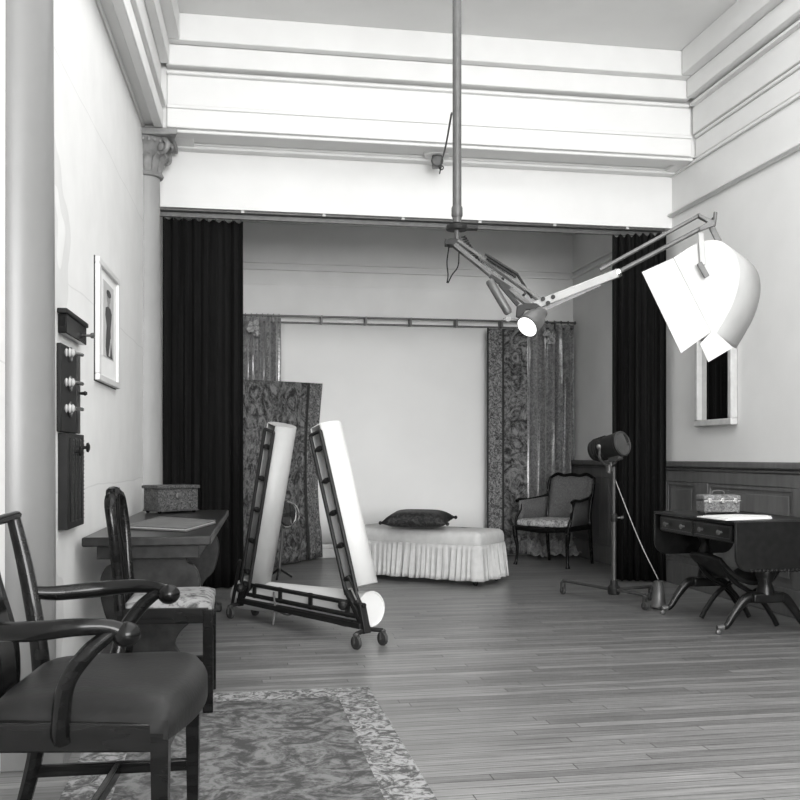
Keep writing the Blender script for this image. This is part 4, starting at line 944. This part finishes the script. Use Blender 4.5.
def seatpad(xs0, xs1, w0, w1, z0, dome, bow, n=14):
    g = []
    for i in range(n + 1):
        s = i / n; row = []
        for j in range(n + 1):
            q = j / n * 2 - 1; wy = w0 + (w1 - w0) * s
            x = xs0 + (xs1 + bow * (1 - q * q) - xs0) * s; k = max(0, (1 - (2 * s - 1) ** 6) * (1 - q ** 6))
            row.append(V((x, wy * q, z0 + dome * k ** .55)))
        g.append(row)
    mb = MB().sheet(g); n1 = n + 1
    rim = [g[0][j] for j in range(n1)] + [g[i][n] for i in range(1, n1)] + [g[n][j] for j in range(n - 1, -1, -1)] + [g[i][0] for i in range(n - 1, 0, -1)]
    m_ = len(rim); mb.add(rim + [p - UP * .045 for p in rim], [(i, (i + 1) % m_, m_ + (i + 1) % m_, m_ + i) for i in range(m_)] + [tuple(m_ + i for i in range(m_))])
    return mb
seatpad(sx0 + .02, sx1 - .004, wy0 - .012, wy1 - .008, .455, .025, .0).build('seat', 'needle', sd, world=False, angle=60)
# ================================================================== ARMCHAIR (front left)
acp = CAM + FW * 2.60 + RT * -.785; acp.z = RZ
yaw = math.atan2(RT.y, RT.x) + math.radians(5)
ac = thing('open_armchair', 'dark wooden open armchair with a brown leather seat, nearest the camera', 'chair', acp, yaw)
wf_, wb_, xf, xb = .345, .28, .215, -.235
for sg in (-1, 1):
    MB().tube(smooth_path([T(xf - .02, sg * (wf_ - .035), 0), T(xf - .02, sg * (wf_ - .035), .2), T(xf - .02, sg * (wf_ - .035), .42)]), [.022, .026, .03], 4).build('leg', 'wood', ac, world=False)
    MB().tube(smooth_path([T(xb - .07, sg * wb_, -.0105), T(xb - .015, sg * wb_, .22), T(xb, sg * wb_, .43)]), [.02, .024, .026], 8).build('leg', 'wood', ac, world=False)
    MB().tube(smooth_path([T(xb, sg * wb_, .42), T(xb - .015, sg * wb_, .56), T(xb - .05, sg * (wb_ + .01), .74), T(xb - .085, sg * (wb_ + .015), .885)]), [.027, .025, .023, .02], 10, .75, ref=V((1, 0, 0))).build('back_stile', 'wood', ac, world=False)
    MB().tube(smooth_path([T(xb - .045, sg * (wb_ + .01), .672), T(xb + .03, sg * (wb_ + .035), .664), T(xb + .14, sg * (wf_ + .01), .668), T(xb + .24, sg * (wf_ + .012), .676), T(xb + .31, sg * (wf_ + .0), .674), T(xb + .35, sg * (wf_ - .01), .658)], 8), [.017, .022, .024, .021, .019, .024], 12, .85).build('arm', 'wood', ac, world=False)
    MB().ball(T(xb + .355, sg * (wf_ - .012), .654), .034, .030, .030, 14, 10).build('arm_scroll', 'wood', ac, world=False)
    MB().tube(smooth_path([T(xb + .325, sg * (wf_ - .004), .662), T(xb + .27, sg * (wf_ + .003), .615), T(xb + .22, sg * (wf_ - .005), .54), T(xb + .20, sg * (wf_ - .035), .43), T(xb + .205, sg * (wf_ - .045), .40)], 8), [.017, .020, .021, .023, .024], 10).build('arm_support', 'wood', ac, world=False)
    MB().bar(T(xb, sg * wb_, .41), T(xf - .02, sg * (wf_ - .035), .41), .035, .07).build('seat_rail', 'wood', ac, world=False, bevel=.005)
    MB().bar(T(xb - .02, sg * wb_, .15), T(xf - .02, sg * (wf_ - .035), .15), .02, .035).build('stretcher', 'wood', ac, world=False, bevel=.004)
MB().bar(T(xf - .02, -wf_ + .05, .41), T(xf - .02, wf_ - .05, .41), .04, .07).build('seat_rail', 'wood', ac, world=False, bevel=.005)
MB().bar(T(xb, -wb_, .41), T(xb, wb_, .41), .035, .07).build('seat_rail', 'wood', ac, world=False, bevel=.005)
MB().bar(T(-.02, -wf_ + .06, .15), T(-.02, wf_ - .06, .15), .02, .035).build('stretcher', 'wood', ac, world=False, bevel=.004)
MB().tube(smooth_path([T(xb - .085, -wb_ - .035, .895), T(xb - .09, -.12, .89), T(xb - .095, 0, .91), T(xb - .09, .12, .89), T(xb - .085, wb_ + .035, .895)]), [.018, .021, .026, .021, .018], 10, .7, ref=V((1, 0, 0))).build('crest_rail', 'wood', ac, world=False)
g = []
for i in range(13):
    t = i / 12; wv_ = .07 + .03 * math.sin(t * 6.3) + .03 * t; z = .44 + t * .45
    g.append([T(xb - .01 - .08 * t ** 1.4, y * wv_, z) for y in (-1, -.5, 0, .5, 1)])
MB().sheet(g).build('back_splat', 'wood', ac, world=False, solid=.014)
seatpad(xb + .01, xf + .0, wb_ - .02, wf_ - .012, .452, .055, .05, 18).build('seat', 'leather', ac, world=False, angle=70)
